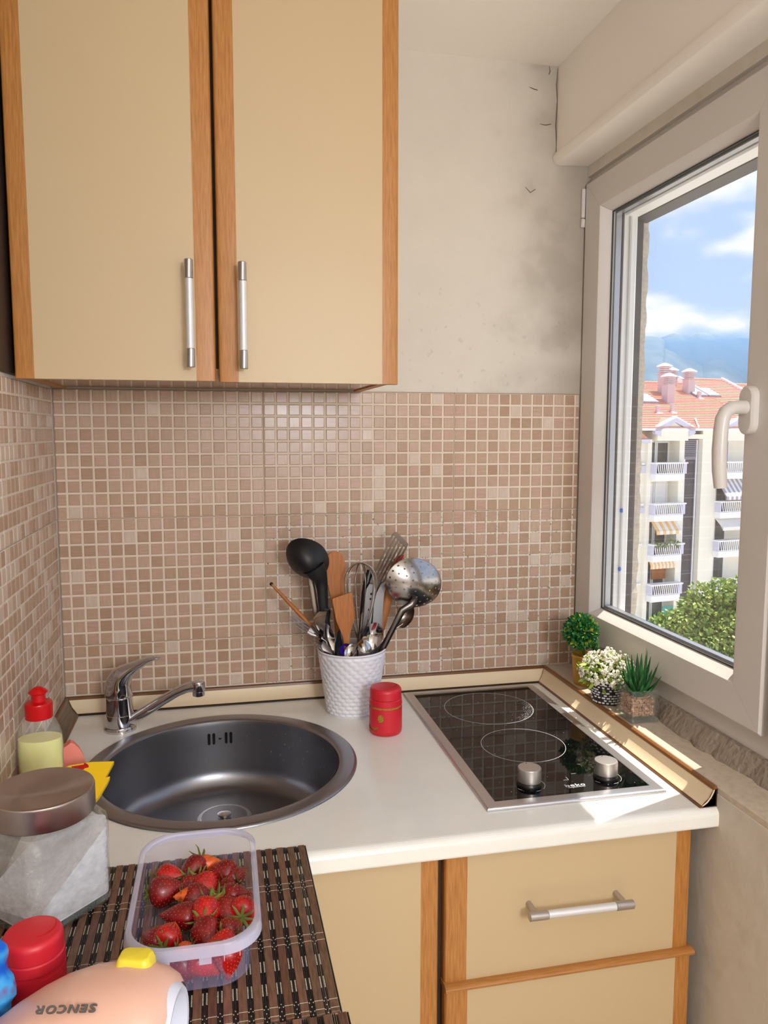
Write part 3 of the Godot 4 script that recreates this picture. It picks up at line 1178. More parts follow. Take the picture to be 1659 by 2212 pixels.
func strips() -> void:
	# triangular upstands: profile is (out from the wall, up from the worktop)
	var face := [Vector2(0.0262, 0.0035), Vector2(0.0245, 0.004), Vector2(0.018, 0.0085), Vector2(0.012, 0.0155), Vector2(0.0075, 0.0245), Vector2(0.0065, 0.028), Vector2(0.0045, 0.0275), Vector2(0.0055, 0.023), Vector2(0.01, 0.014), Vector2(0.016, 0.007), Vector2(0.024, 0.002)]
	var low := [Vector2(0.0285, 0.0003), Vector2(0.0285, 0.0025), Vector2(0.026, 0.0042), Vector2(0.024, 0.0028), Vector2(0.024, 0.0003)]
	var top := [Vector2(0.0078, 0.0262), Vector2(0.0068, 0.0305), Vector2(0.0045, 0.0318), Vector2(0.0015, 0.0318), Vector2(0.0015, 0.027)]
	var back := [Vector2(0.0, 0.0003), Vector2(0.024, 0.0003), Vector2(0.024, 0.0015), Vector2(0.0025, 0.002), Vector2(0.0025, 0.027), Vector2(0.0, 0.027)]
	var runs := [
		["back", Vector3(0.0, 0.9, 0.0), Vector3(1.0125, 0.9, 0.0), Vector3(0, 0, 1), Vector3(1, 0, 0), Vector3(-1, 0, 0), "cream upstand strip with dark edges along the back wall", "strip_cream", "strip_dark", "strip_brown"],
		["right", Vector3(1.0125, 0.9, 0.0), Vector3(1.0125, 0.9, 0.6155), Vector3(-1, 0, 0), Vector3(0, 0, 1), Vector3.ZERO, "cream upstand strip with an open hollow end beside the hob", "strip_cream", "strip_brown", "strip_amber"],
		["left", Vector3(0.0, 0.9, 0.0), Vector3(0.0, 0.9, 0.62), Vector3(1, 0, 0), Vector3(0, 0, 1), Vector3.ZERO, "upstand strip along the left tiled wall with mirrored shadows painted grey brown", "strip_mirrored_shade", "strip_brown", "strip_brown"],
	]
	for q in runs:
		var root := thing("upstand_strip", q[6], "upstand", Vector3.ZERO, "upstand strips round the worktop")
		for pp in [["face", face, q[7]], ["lower_edging", low, q[8]], ["upper_edging", top, q[9]], ["back_web", back, "strip_dark"]]:
			var rings := []
			for e in 2:
				var r := []
				for p in pp[1]:
					var o: Vector3 = q[1] if e == 0 else q[2]
					var m: Vector3 = q[4] if e == 0 else q[5]
					r.append(o + q[3] * p.x + Vector3.UP * p.y + m * (p.x + 0.0004))
				rings.append(r)
			put(root, pp[0], G.new().loft(rings).mesh(40), M[pp[2]])
		if q[0] == "right":
			# curled plastic ribs inside the hollow end
			var g := G.new()
			for s in [[0.0155, 0.004, 0.0019], [0.0098, 0.0052, 0.0026], [0.0062, 0.0118, 0.0024], [0.0048, 0.0185, 0.0016]]:
				var path := []
				for i in 9:
					var a := PI * 1.5 * i / 8 + 0.4
					path.append(Vector3(1.0125 - s[0] + s[2] * cos(a), 0.9 + s[1] + s[2] * sin(a), 0.0))
				var rings2 := []
				for z in [0.602, 0.6152]:
					var ring := []
					for p in path:
						ring.append(Vector3(p.x, p.y, z))
					for i in path.size():
						var p: Vector3 = path[path.size() - 1 - i]
						var ctr := Vector3(1.0125 - s[0], 0.9 + s[1], 0)
						var dd := (p - ctr).normalized() * 0.0007
						ring.append(Vector3(p.x - dd.x, p.y - dd.y, z))
					rings2.append(ring)
				g.loft(rings2)
			put(root, "rib", g.mesh(40), M.strip_dark)


func sink() -> void:
	var s := thing("kitchen_sink", "round stainless steel sink set into the cream worktop", "sink", Vector3(0.299, 0.9, 0.312))
	var n := 96
	# rim rolls down to the worktop outside and into the bowl inside
	put(s, "rim", G.new().lathe([Vector2(0.224, 0.0004), Vector2(0.2238, 0.002), Vector2(0.222, 0.0036), Vector2(0.218, 0.0046), Vector2(0.206, 0.0048), Vector2(0.199, 0.0044), Vector2(0.1955, 0.003), Vector2(0.1936, 0.0), Vector2(0.1945, -0.001), Vector2(0.205, -0.001)], n, Vector3.ZERO, false, false).mesh(60), M.sink_steel)
	var prof := [Vector2(0.1934, 0.001), Vector2(0.1922, -0.006), Vector2(0.191, -0.03), Vector2(0.189, -0.06), Vector2(0.187, -0.078)]
	for i in 9:
		var a := PI / 2 * i / 8
		prof.append(Vector2(0.152 + 0.035 * cos(a), -0.088 - 0.036 * sin(a)))
	prof.append_array([Vector2(0.11, -0.1255), Vector2(0.06, -0.1275), Vector2(0.0, -0.129)])
	put(s, "bowl", G.new().lathe(prof, n, Vector3.ZERO, false, false).mesh(60), M.sink_steel)
	# drain: flange, recessed cup with slots, central knob
	var d := put(s, "drain", G.new().lathe([Vector2(0.047, -0.0005), Vector2(0.047, 0.0015), Vector2(0.044, 0.0028), Vector2(0.04, 0.002), Vector2(0.038, -0.003), Vector2(0.026, -0.006), Vector2(0.0, -0.0062)], 48, Vector3(0.002, -0.1276, -0.07), false, false).mesh(40), M.polished_steel)
	var dd := G.new()
	for i in 24:
		var a := TAU * i / 24
		for rr in [0.0305, 0.0345]:
			dd.lathe([Vector2(0.0013, 0.0), Vector2(0.0013, 0.0006)], 8, Vector3(0.002 + cos(a + rr * 30) * rr, -0.1276 - 0.0045 + (rr - 0.0305) * 0.35, -0.07 + sin(a + rr * 30) * rr))
	put(d, "drain_hole", dd.mesh(), M.black_plastic).set_meta("kind", "stuff")
	put(d, "drain_knob", G.new().lathe([Vector2(0.009, -0.006), Vector2(0.0085, 0.002), Vector2(0.012, 0.005), Vector2(0.012, 0.008), Vector2(0.008, 0.0098), Vector2(0.0, 0.0102)], 28, Vector3(0.002, -0.1276, -0.07)).mesh(50), M.polished_steel)
	# overflow: four slots and a screw in the back of the bowl
	for k in 5:
		var off: float = [-0.0205, -0.0115, 0.0, 0.0115, 0.0205][k]
		var a := -PI / 2 + (off - 0.003) / 0.191
		var T := aim(Vector3(cos(a) * 0.1908, -0.03, sin(a) * 0.1908), Vector3.UP, Vector3(-cos(a), 0, -sin(a)))
		var g := G.new()
		if k == 2:
			g.lathe([Vector2(0.0026, 0.0), Vector2(0.0026, 0.0012), Vector2(0.0016, 0.0018)], 16)
			put(s, "overflow_screw", g.xf(T * Transform3D(Basis(Vector3.RIGHT, PI / 2), Vector3.ZERO)).mesh(), M.black_plastic)
		else:
			var po := PackedVector2Array()
			for i in 16:
				var b := TAU * i / 16
				po.append(Vector2(cos(b) * 0.0027, sin(b) * 0.0027 + (0.0085 if sin(b) >= 0 else -0.0085)))
			put(s, "overflow_slot", g.extrude(po, -0.003, 0.0007).xf(T).mesh(), M.black_plastic)
	# water drops on the bowl
	rng.seed = 31
	var w := G.new()
	for i in 34:
		var a := rng.randf_range(-1.5, 0.35)
		var y := rng.randf_range(-0.078, -0.012)
		var r := rng.randf_range(0.0008, 0.0017)
		var rad := lerpf(0.1916, 0.187, -y / 0.078)
		w.ball(Vector3(cos(a) * rad, y, sin(a) * rad), Vector3(r, r * 1.3, r), 8, 6)
	put(s, "water_drop", w.mesh(80), M.clear_glass).set_meta("kind", "stuff")


func tap() -> void:
	var f := thing("mixer_tap", "chrome single lever mixer tap behind the round sink", "tap", Vector3(0.1155, 0.9, 0.1135))
	put(f, "body", G.new().lathe([Vector2(0.029, 0.0), Vector2(0.029, 0.004), Vector2(0.0265, 0.0065), Vector2(0.0252, 0.009), Vector2(0.0248, 0.03), Vector2(0.0248, 0.0305), Vector2(0.0244, 0.031), Vector2(0.0246, 0.0315), Vector2(0.0242, 0.062), Vector2(0.0236, 0.0645), Vector2(0.022, 0.066)], 48).mesh(30), M.chrome)
	# cap that grows into the lever
	var d := Vector3(0.94, 0.0, 0.34).normalized()
	var side := d.cross(Vector3.UP)
	var rings := []
	var spine := [
		[0.0, 0.0655, 0.0238, 0.0238, 0.0], [0.0, 0.072, 0.0245, 0.0245, 0.0], [0.0005, 0.082, 0.0242, 0.0242, 0.1], [0.002, 0.091, 0.0225, 0.023, 0.3], [0.007, 0.1, 0.0205, 0.022, 0.6], [0.014, 0.1075, 0.0175, 0.0195, 0.85],
		[0.024, 0.1145, 0.0132, 0.016, 1.0], [0.036, 0.1215, 0.01, 0.0132, 1.05], [0.05, 0.1295, 0.0076, 0.0122, 1.05], [0.063, 0.136, 0.006, 0.012, 0.95], [0.074, 0.1395, 0.005, 0.0112, 0.7], [0.081, 0.1405, 0.0036, 0.0082, 0.5], [0.084, 0.1405, 0.0018, 0.004, 0.4]]
	for q in spine:
		var c: Vector3 = d * (q[0] - 0.002) + Vector3.UP * q[1]
		var tilt: float = q[4]
		var up: Vector3 = (d * cos(tilt) - Vector3.UP * sin(tilt))
		# section plane turns from level to across the lever
		var r := []
		for j in 28:
			var a := TAU * j / 28
			r.append(c + up * cos(a) * q[2] + side * sin(a) * q[3])
		rings.append(r)
	put(f, "lever", G.new().loft(rings).mesh(60), M.chrome)
	# spout: leaves low at the side, rises to an aerator
	var e := Vector3(0.965, 0.0, 0.26).normalized()
	var path := []
	for q in [[0.012, 0.016], [0.026, 0.02], [0.05, 0.036], [0.08, 0.056], [0.11, 0.074], [0.126, 0.081], [0.138, 0.0845], [0.15, 0.086]]:
		path.append(e * q[0] + Vector3.UP * q[1])
	put(f, "spout", G.new().tube(path, [0.0125, 0.0122, 0.0115, 0.0108, 0.0102, 0.0102, 0.0108, 0.0112], 24, true, true, 0.86, Vector3(-e.z, 0, e.x)).mesh(60), M.chrome)
	put(f, "aerator", G.new().lathe([Vector2(0.0098, -0.017), Vector2(0.0112, -0.016), Vector2(0.0112, -0.0085), Vector2(0.0108, -0.008), Vector2(0.0118, -0.0075), Vector2(0.0122, 0.006), Vector2(0.011, 0.01), Vector2(0.006, 0.012)], 32, e * 0.149 + Vector3.UP * 0.084).mesh(34), M.chrome)


func hob() -> void:
	var h := thing("ceramic_hob", "black glass two zone ceramic hob in a steel frame", "hob", Vector3(0.8192, 0.9, 0.2998))
	var hw := 0.1445
	var hd := 0.2605
	# frame: four mitred bars
	var prof := [Vector2(0.0, 0.0005), Vector2(0.0, 0.003), Vector2(0.0015, 0.0048), Vector2(0.004, 0.0058), Vector2(0.0165, 0.0062), Vector2(0.018, 0.0056), Vector2(0.0182, 0.0005)]
	var cs := [Vector2(-hw, -hd), Vector2(hw, -hd), Vector2(hw, hd), Vector2(-hw, hd)]
	var iv := [Vector2(1, 1), Vector2(-1, 1), Vector2(-1, -1), Vector2(1, -1)]
	var g := G.new()
	for k in 4:
		var rings := []
		for e in [k, (k + 1) % 4]:
			var r := []
			for p in prof:
				var q: Vector2 = cs[e] + iv[e] * p.x
				r.append(Vector3(q.x, p.y, q.y))
			rings.append(r)
		g.loft(rings, false, false)
	put(h, "frame", g.mesh(40), M.hob_steel)
	put(h, "glass_plate", G.new().box(Vector3(-hw + 0.0178, 0.001, -hd + 0.0178), Vector3(hw - 0.0178, 0.0052, hd - 0.0178)).mesh(), M.hob_glass)
	for q in [[Vector3(0.0, 0, -0.135), 0.088], [Vector3(-0.004, 0, 0.052), 0.0735]]:
		var o: Vector3 = q[0]
		var r: float = q[1]
		put(h, "zone_ring", G.new().lathe([Vector2(r, 0.0051), Vector2(r, 0.00535), Vector2(r - 0.0009, 0.00535), Vector2(r - 0.0009, 0.0051)], 96, o, false, false).mesh(), M.print_grey)
	for x in [-0.0545, 0.0745]:
		var z := 0.2 if x < 0 else 0.201
		var k := Node3D.new()
		k.name = "knob"
		k.position = Vector3(x, 0.0052, z)
		h.add_child(k, true)
		put(k, "collar", G.new().lathe([Vector2(0.0195, 0.0), Vector2(0.0195, 0.002), Vector2(0.019, 0.0045), Vector2(0.0175, 0.006), Vector2(0.017, 0.008)], 40).mesh(), M.black_plastic)
		put(k, "cap", G.new().lathe([Vector2(0.0178, 0.007), Vector2(0.0184, 0.0078), Vector2(0.0182, 0.027), Vector2(0.0176, 0.0284), Vector2(0.016, 0.0288), Vector2(0.0, 0.029)], 48).mesh(35), M.knob_metal)
		put(k, "pointer", G.new().box(Vector3(-0.019, 0.0215, -0.0012), Vector3(-0.0135, 0.0225, 0.0012)).box(Vector3(-0.0008, 0.0289, -0.0145), Vector3(0.0008, 0.0292, -0.0125)).mesh(), M.black_plastic)
		# printed scale round the knob
		for s in [[-0.35, 0.9], [1.15, 1.5], [2.4, 2.75]]:
			var rr := []
			for i in 13:
				var a: float = lerpf(s[0], s[1], i / 12.0)
				var ring := []
				for p in [Vector2(0.0245, 0.0052), Vector2(0.0245, 0.0054), Vector2(0.0238, 0.0054), Vector2(0.0238, 0.0052)]:
					ring.append(Vector3(x + cos(a) * p.x, p.y, z + sin(a) * p.x))
				rr.append(ring)
			put(h, "knob_scale", G.new().loft(rr).mesh(), M.print_grey)
	# maker's name with a rule below it, and a small hook mark
	var tm := TextMesh.new()
	tm.text = "beko"
	var sf := SystemFont.new()
	sf.font_names = PackedStringArray(["Droid Sans"])
	sf.font_weight = 700
	tm.font = sf
	tm.font_size = 64
	tm.pixel_size = 0.00019
	tm.depth = 0.0002
	put(h, "lettering", tm, M.print_grey, Transform3D(Basis(Vector3.RIGHT, -PI / 2) * Basis.from_scale(Vector3(1.2, 0.9, 1)), Vector3(0.014, 0.0054, 0.217)))
	put(h, "printed_rule", G.new().box(Vector3(0.0, 0.0052, 0.2225), Vector3(0.029, 0.0054, 0.2237)).mesh(), M.print_grey)
	put(h, "printed_hook", G.new().box(Vector3(0.004, 0.0052, 0.197), Vector3(0.013, 0.0054, 0.1976)).box(Vector3(0.0125, 0.0052, 0.188), Vector3(0.0131, 0.0054, 0.1972)).mesh(), M.print_grey)
	put(h, "printed_dash", G.new().box(Vector3(0.026, 0.0052, 0.178), Vector3(0.034, 0.0054, 0.1786)).mesh(), M.print_grey)
	# crumbs and dust on the glass
	rng.seed = 44
	var dust := G.new()
	for i in 70:
		var p := Vector3(rng.randf_range(-0.11, 0.12), 0.0054, rng.randf_range(-0.22, 0.23))
		var r := rng.randf_range(0.0003, 0.0008)
		dust.ball(p, Vector3(r, r * 0.6, r), 6, 4)
	for i in 240:
		var a := rng.randf_range(-0.25, 1.1)
		var rr := 0.088 - 0.02 * absf(rng.randfn(0.0, 0.5))
		dust.ball(Vector3(cos(a) * rr, 0.0053, -0.135 + sin(a) * rr), Vector3(0.0005, 0.0002, 0.0005), 5, 4)
	put(h, "crumb", dust.mesh(80), M.print_grey).set_meta("kind", "stuff")


# ---------------------------------------------------------------- crock and utensils
func V(x: float, y: float, z: float) -> Vector3:
	return Vector3(x, y, z)


func crock() -> void:
	var c := thing("utensil_pot", "white plastic pot with basket weave relief, full of utensils", "pot", V(0.5535, 0.9, 0.1075))
	# wall: tapered, woven bands pressed into it
	var n := 132
	var rows := 62
	var H := 0.126
	var rings := []
	for i in rows + 1:
		var y := H * i / rows
		var f := y / H
		var rad := lerpf(0.0468, 0.065, pow(f, 0.93))
		var band := y / 0.0082
		var b := int(band)
		var by: float = absf(fmod(band, 1.0) - 0.5) * 2.0
		var r := []
		for j in n:
			var a := TAU * j / n
			var u := j / float(n) * 22.0 + (0.5 if b % 2 else 0.0)
			var bx: float = absf(fmod(u, 1.0) - 0.5) * 2.0
			var lift := 0.0028 * sqrt(maxf(0.0, 1.0 - pow(bx, 2.4))) * (1.0 - pow(by, 6.0))
			if bx > 0.86:
				lift = 0.0009
			if y < 0.003 or y > H - 0.005:
				lift = 0.0006
			r.append(V(cos(a) * (rad + lift), y, sin(a) * (rad + lift)))
		rings.append(r)
	var g := G.new().loft(rings, true, false)
	put(c, "body", g.mesh(70), M.pot_white)
	put(c, "rim", G.new().lathe([Vector2(0.064, H - 0.003), Vector2(0.0672, H - 0.001), Vector2(0.0682, H + 0.0015), Vector2(0.067, H + 0.003), Vector2(0.0645, H + 0.0025), Vector2(0.0625, H - 0.003), Vector2(0.046, 0.006), Vector2(0.0, 0.005)], 72, Vector3.ZERO, false, false).mesh(50), M.pot_white)
	var base := V(0.5535, 0.912, 0.1075)

	# black nylon ladle, bowl's back to the room
	var t := thing("soup_ladle", "black nylon ladle standing highest at the left of the pot", "ladle", Vector3.ZERO, "utensils in the white pot")
	var nb := aim(V(0.4685, 1.208, 0.1), V(-0.62, 0.62, 0.1), V(0.05, 0.25, -1.0))
	put(t, "bowl", G.new().bowl(0.0375, 0.047, 0.033, 0.002, nb, 10, 40, 0.1).mesh(60), M.matt_black)
	put(t, "neck", G.new().tube([V(0.478, 1.192, 0.122), V(0.4868, 1.178, 0.118), V(0.4925, 1.166, 0.112), V(0.496, 1.15, 0.107), V(0.4985, 1.11, 0.104), V(0.508, 1.04, 0.1), V(0.522, 0.925, 0.095)], [0.022, 0.0185, 0.0135, 0.011, 0.0095, 0.0085, 0.008], 18, true, true, 0.45, Vector3.RIGHT).mesh(60), M.matt_black)
	# rounded wooden spatula at the back
	t = thing("wooden_spatula", "wooden spatula with a long rounded blade between the black ladle and the whisk", "spatula", Vector3.ZERO, "utensils in the white pot")
	var po := PackedVector2Array()
	for q in [[-0.0195, 0.0], [-0.0215, 0.02], [-0.019, 0.037], [-0.012, 0.049], [-0.002, 0.054], [0.009, 0.051], [0.017, 0.041], [0.02, 0.026], [0.0195, 0.01], [0.016, -0.02], [0.0115, -0.045], [0.008, -0.07], [0.007, -0.12], [0.007, -0.25], [-0.007, -0.25], [-0.007, -0.12], [-0.0085, -0.07], [-0.012, -0.04]]:
		po.append(Vector2(q[0], q[1]))
	put(t, "blade", G.new().extrude(po, -0.0028, 0.0028).xf(aim(V(0.5262, 1.164, 0.085), V(-0.04, 1, -0.03), V(0.1, 0.05, 1))).mesh(25), M.utensil_wood)
	# square wooden turner in front
	t = thing("wooden_turner", "wooden turner with a square slanted blade at the front of the pot", "spatula", Vector3.ZERO, "utensils in the white pot")
	po = PackedVector2Array()
	for q in [[-0.0205, 0.041], [-0.0195, 0.0435], [0.016, 0.0515], [0.0185, 0.0495], [0.0198, 0.03], [0.0206, 0.012], [0.0185, -0.002], [0.0125, -0.018], [0.0075, -0.032], [0.0066, -0.05], [0.0066, -0.17], [-0.0044, -0.17], [-0.0044, -0.05], [-0.0052, -0.034], [-0.011, -0.016], [-0.0165, 0.001], [-0.0185, 0.018]]:
		po.append(Vector2(q[0], q[1]))
	put(t, "blade", G.new().extrude(po, -0.002, 0.002, TipBend.new()).xf(aim(V(0.5345, 1.092, 0.138), V(-0.07, 1, 0.08), V(0, -0.08, 1))).mesh(25), M.utensil_wood)
	# wooden handle leaning far left
	t = thing("wooden_spoon", "thin wooden spoon handle with a dark tip leaning far left", "spoon", Vector3.ZERO, "utensils in the white pot")
	put(t, "handle", G.new().tube([V(0.3995, 1.159, 0.1), V(0.43, 1.124, 0.1), V(0.46, 1.09, 0.1), V(0.505, 1.03, 0.1), V(0.55, 0.93, 0.105)], [0.0036, 0.0052, 0.0066, 0.007, 0.007], 12, true, true, 0.7).mesh(60), M.utensil_wood)
	put(t, "burnt_tip", G.new().tube([V(0.3968, 1.1625, 0.1), V(0.3978, 1.161, 0.1), V(0.3998, 1.1587, 0.1)], [0.0015, 0.0034, 0.0037], 12).mesh(60), M.black_plastic)
	# whisk
	t = thing("wire_whisk", "steel balloon whisk with thin wires in the middle of the pot", "whisk", Vector3.ZERO, "utensils in the white pot")
	var axis := V(0.015, 1, 0.0).normalized()
	var foot := V(0.5675, 1.05, 0.12)
	for k in 5:
		var ang := PI * k / 5 + 0.2
		var sd := V(cos(ang), 0, sin(ang))
		var path := []
		for i in 25:
			var s := lerpf(-1.0, 1.0, i / 24.0)
			var yy := 0.148 * pow(1.0 - pow(absf(s), 2.6), 0.9) if absf(s) < 0.999 else 0.0
			var f := yy / 0.148
			var wd := (0.005 + 0.0265 * sin(minf(f * 1.32, 1.0) * PI / 2)) if f < 0.76 else 0.0315 * sqrt(maxf(0.0, 1.0 - pow((f - 0.76) / 0.24, 2.0)))
			path.append(foot + axis * yy + sd * wd * signf(s))
		put(t, "wire", G.new().tube(path, [0.00095], 7).mesh(60), M.steel_worn)
	put(t, "handle", G.new().tube([foot - axis * 0.12, foot - axis * 0.01, foot + axis * 0.008], [0.006, 0.006, 0.005], 14).mesh(), M.steel_worn)
	# slotted turner
	t = thing("slotted_turner", "grey steel slotted turner leaning right with long parallel slots", "turner", Vector3.ZERO, "utensils in the white pot")
	var tt := aim(V(0.6365, 1.203, 0.09), V(0.44, 0.88, 0.02), V(0.1, -0.1, 1))
	var g2 := G.new()
	g2.extrude(PackedVector2Array([Vector2(-0.019, 0.042), Vector2(0.021, 0.028), Vector2(0.0225, 0.035), Vector2(0.021, 0.0385), Vector2(-0.012, 0.05), Vector2(-0.0165, 0.0485)]), -0.0006, 0.0006)
	for i in 6:
		var f := i / 5.0
		var xt := lerpf(-0.0175, 0.0205, f)
		var yt := lerpf(0.0425, 0.03, f)
		var xb := lerpf(-0.0165, 0.016, f)
		var yb := lerpf(-0.046, -0.058, f)
		g2.extrude(PackedVector2Array([Vector2(xt - 0.0019, yt), Vector2(xb - 0.0017, yb), Vector2(xb + 0.0017, yb), Vector2(xt + 0.0019, yt)]), -0.0006, 0.0006)
	g2.extrude(PackedVector2Array([Vector2(-0.0182, -0.045), Vector2(-0.0172, -0.062), Vector2(-0.009, -0.082), Vector2(-0.0055, -0.1), Vector2(0.0055, -0.1), Vector2(0.011, -0.08), Vector2(0.0172, -0.068), Vector2(0.0178, -0.057)]), -0.0006, 0.0006)
	put(t, "blade", g2.xf(tt).mesh(20), M.steel_worn)
	put(t, "handle", G.new().tube([tt * V(0, -0.096, 0), tt * V(0.0, -0.13, 0.004), V(0.573, 1.03, 0.105), V(0.558, 0.93, 0.11)], [0.0062, 0.005, 0.0055, 0.0055], 12, true, true, 0.4, Vector3.RIGHT).mesh(50), M.steel_worn)
	# skimmer: perforated bowl, back to the room
	t = thing("skimmer", "round perforated steel skimmer leaning right over the pot", "skimmer", Vector3.ZERO, "utensils in the white pot")
	var sk := aim(V(0.6768, 1.1545, 0.118), V(0.35, 0.92, 0.02), V(-0.1, 0.3, -1))
	var holes := []
	for ring in [[0.0, 1], [0.26, 6], [0.5, 11], [0.72, 16], [0.9, 20]]:
		for k in ring[1]:
			var a: float = TAU * k / ring[1] + ring[0] * 2.0
			holes.append(Vector2(cos(a), sin(a)) * ring[0])
	var hole := Holes.new()
	hole.list = holes
	put(t, "bowl", G.new().bowl(0.0625, 0.049, 0.02, 0.0009, sk, 100, 300, 0.0, hole).mesh(60), M.steel)
	put(t, "handle", G.new().tube([sk * V(-0.004, -0.026, -0.019), sk * V(-0.005, -0.04, -0.0155), V(0.6485, 1.104, 0.1365), V(0.634, 1.075, 0.134), V(0.612, 1.03, 0.13), V(0.572, 0.93, 0.115)], [0.006, 0.0085, 0.0075, 0.0062, 0.0062, 0.0062], 16, true, true, 0.62, V(1, 0.2, 0)).mesh(50), M.handle_steel)
	# small sauce ladle below it
	t = thing("sauce_ladle", "small dull steel ladle half hidden below the perforated skimmer", "ladle", Vector3.ZERO, "utensils in the white pot")
	put(t, "bowl", G.new().bowl(0.0195, 0.026, 0.016, 0.001, aim(V(0.6655, 1.083, 0.095), V(0.45, 0.85, 0.1), V(-0.75, 0.25, 0.5)), 9, 30).mesh(60), M.steel_worn)
	put(t, "handle", G.new().tube([V(0.6575, 1.069, 0.1), V(0.642, 1.06, 0.103), V(0.624, 1.042, 0.105), V(0.608, 1.022, 0.108), V(0.575, 0.93, 0.11)], [0.0045, 0.0038, 0.0036, 0.004, 0.004], 12, true, true, 0.6).mesh(50), M.steel_worn)
	# steel ladle lying low at the left, rim to the room
	t = thing("steel_ladle", "shiny steel ladle bowl low at the left of the pot", "ladle", Vector3.ZERO, "utensils in the white pot")
	put(t, "bowl", G.new().bowl(0.03, 0.028, 0.026, 0.0012, aim(V(0.504, 1.084, 0.115), V(0.3, 0.85, -0.45), V(0.35, -0.75, 0.55)), 9, 36).mesh(60), M.steel)
	put(t, "handle", G.new().tube([V(0.5245, 1.1, 0.12), V(0.5275, 1.08, 0.128), V(0.532, 1.04, 0.13), V(0.545, 0.93, 0.12)], [0.005, 0.005, 0.0055, 0.0055], 12, true, true, 0.4).mesh(50), M.polished_steel)
	# fork
	t = thing("table_fork", "steel fork at the left rim with its tines pointing left", "fork", Vector3.ZERO, "utensils in the white pot")
	var fk := aim(V(0.4655, 1.0745, 0.118), V(-0.8, 0.62, 0.0), V(0.3, 0.5, 0.9))
	g2 = G.new()
	for i in 4:
		var x := -0.0084 + 0.0056 * i
		g2.tube([fk * V(x * 0.9, -0.008, -0.001), fk * V(x, 0.012, -0.0035), fk * V(x, 0.028, -0.002), fk * V(x * 0.97, 0.041, 0.002)], [0.0021, 0.0021, 0.0018, 0.0009], 8, true, true, 0.6)
	put(t, "tines", g2.mesh(50), M.polished_steel)
	put(t, "handle", G.new().tube([fk * V(0, -0.004, -0.001), fk * V(0, -0.014, 0.0), fk * V(0, -0.026, 0.003), fk * V(0.0, -0.045, 0.004), V(0.53, 0.98, 0.12), V(0.552, 0.93, 0.12)], [0.0098, 0.0085, 0.0042, 0.0034, 0.004, 0.004], 12, true, true, 0.3, fk.basis.x).mesh(50), M.polished_steel)
	# second fork, lower and darker
	t = thing("table_fork", "dark steel fork just below the other fork at the left rim", "fork", Vector3.ZERO, "utensils in the white pot")
	fk = aim(V(0.4885, 1.045, 0.126), V(-0.72, 0.66, 0.0), V(0.3, 0.5, 0.9))
	g2 = G.new()
	for i in 4:
		var x := -0.0078 + 0.0052 * i
		g2.tube([fk * V(x * 0.9, -0.008, -0.001), fk * V(x, 0.01, -0.0035), fk * V(x * 0.97, 0.021, 0.0)], [0.0016, 0.0014, 0.0007], 8, true, true, 0.6)
	put(t, "tines", g2.mesh(50), M.dark_chrome)
	put(t, "handle", G.new().tube([fk * V(0, -0.004, -0.001), fk * V(0, -0.014, 0.0), fk * V(0, -0.03, 0.003), V(0.54, 0.96, 0.12)], [0.009, 0.008, 0.004, 0.004], 12, true, true, 0.3, fk.basis.x).mesh(50), M.dark_chrome)
	# spoons
	for q in [
		["tablespoon", "steel tablespoon with its hollow to the room at the right front of the pot", V(0.5895, 1.058, 0.143), V(0.3, 0.95, 0.02), V(-0.12, 0.12, 1.0), 0.0195, 0.0275, 0.007, M.polished_steel, V(0.5735, 1.02, 0.14), V(0.56, 0.93, 0.12)],
		["serving_spoon", "large shiny serving spoon standing upright left of the wooden turner", V(0.5015, 1.052, 0.128), V(-0.2, 0.97, 0.0), V(0.45, 0.15, 0.9), 0.0185, 0.034, 0.01, M.polished_steel, V(0.511, 1.015, 0.13), V(0.538, 0.93, 0.12)],
		["black_spoon", "dark steel spoon seen edge on behind the purple scoop", V(0.5235, 1.043, 0.1385), V(0.05, 0.99, 0.02), V(0.8, 0.0, 0.6), 0.017, 0.032, 0.007, M.steel, V(0.5245, 1.012, 0.14), V(0.545, 0.93, 0.12)],
		["teaspoon", "small steel teaspoon lying on the front rim under the wooden turner", V(0.543, 1.034, 0.157), V(0.5, 0.8, -0.25), V(-0.4, 0.35, 0.85), 0.0115, 0.017, 0.005, M.polished_steel, V(0.549, 1.016, 0.152), V(0.56, 0.93, 0.11)],
		["dessert_spoon", "steel dessert spoon with its domed back up at the front rim", V(0.569, 1.037, 0.153), V(0.1, 0.93, -0.35), V(0.0, -0.45, -0.9), 0.0155, 0.019, 0.0075, M.polished_steel, V(0.567, 1.014, 0.145), V(0.56, 0.93, 0.11)],
	]:
		t = thing(q[0], q[1], "spoon", Vector3.ZERO, "utensils in the white pot")
		var T := aim(q[2], q[3], q[4])
		put(t, "bowl", G.new().bowl(q[5], q[6], q[7], 0.0009, T, 9, 36, 0.12).mesh(60), q[8])
		put(t, "handle", G.new().tube([T * V(0, -q[6] * 0.93, -0.001), T * V(0, -q[6] * 1.15, 0.0005), q[9] if q[9].y < (T * V(0, -q[6] * 1.2, 0)).y else T * V(0, -q[6] * 1.4, 0.0), q[10]], [0.0052, 0.0034, 0.0034, 0.004], 12, true, true, 0.45, T.basis.x).mesh(50), q[8])
	# purple measuring scoop
	t = thing("measuring_scoop", "purple plastic scoop low at the front of the pot", "scoop", Vector3.ZERO, "utensils in the white pot")
	put(t, "cup", G.new().bowl(0.0115, 0.0125, 0.012, 0.001, aim(V(0.5352, 1.035, 0.146), V(0, 1, 0), V(0.0, 0.1, 1)), 8, 30).mesh(60), M.purple_plastic)
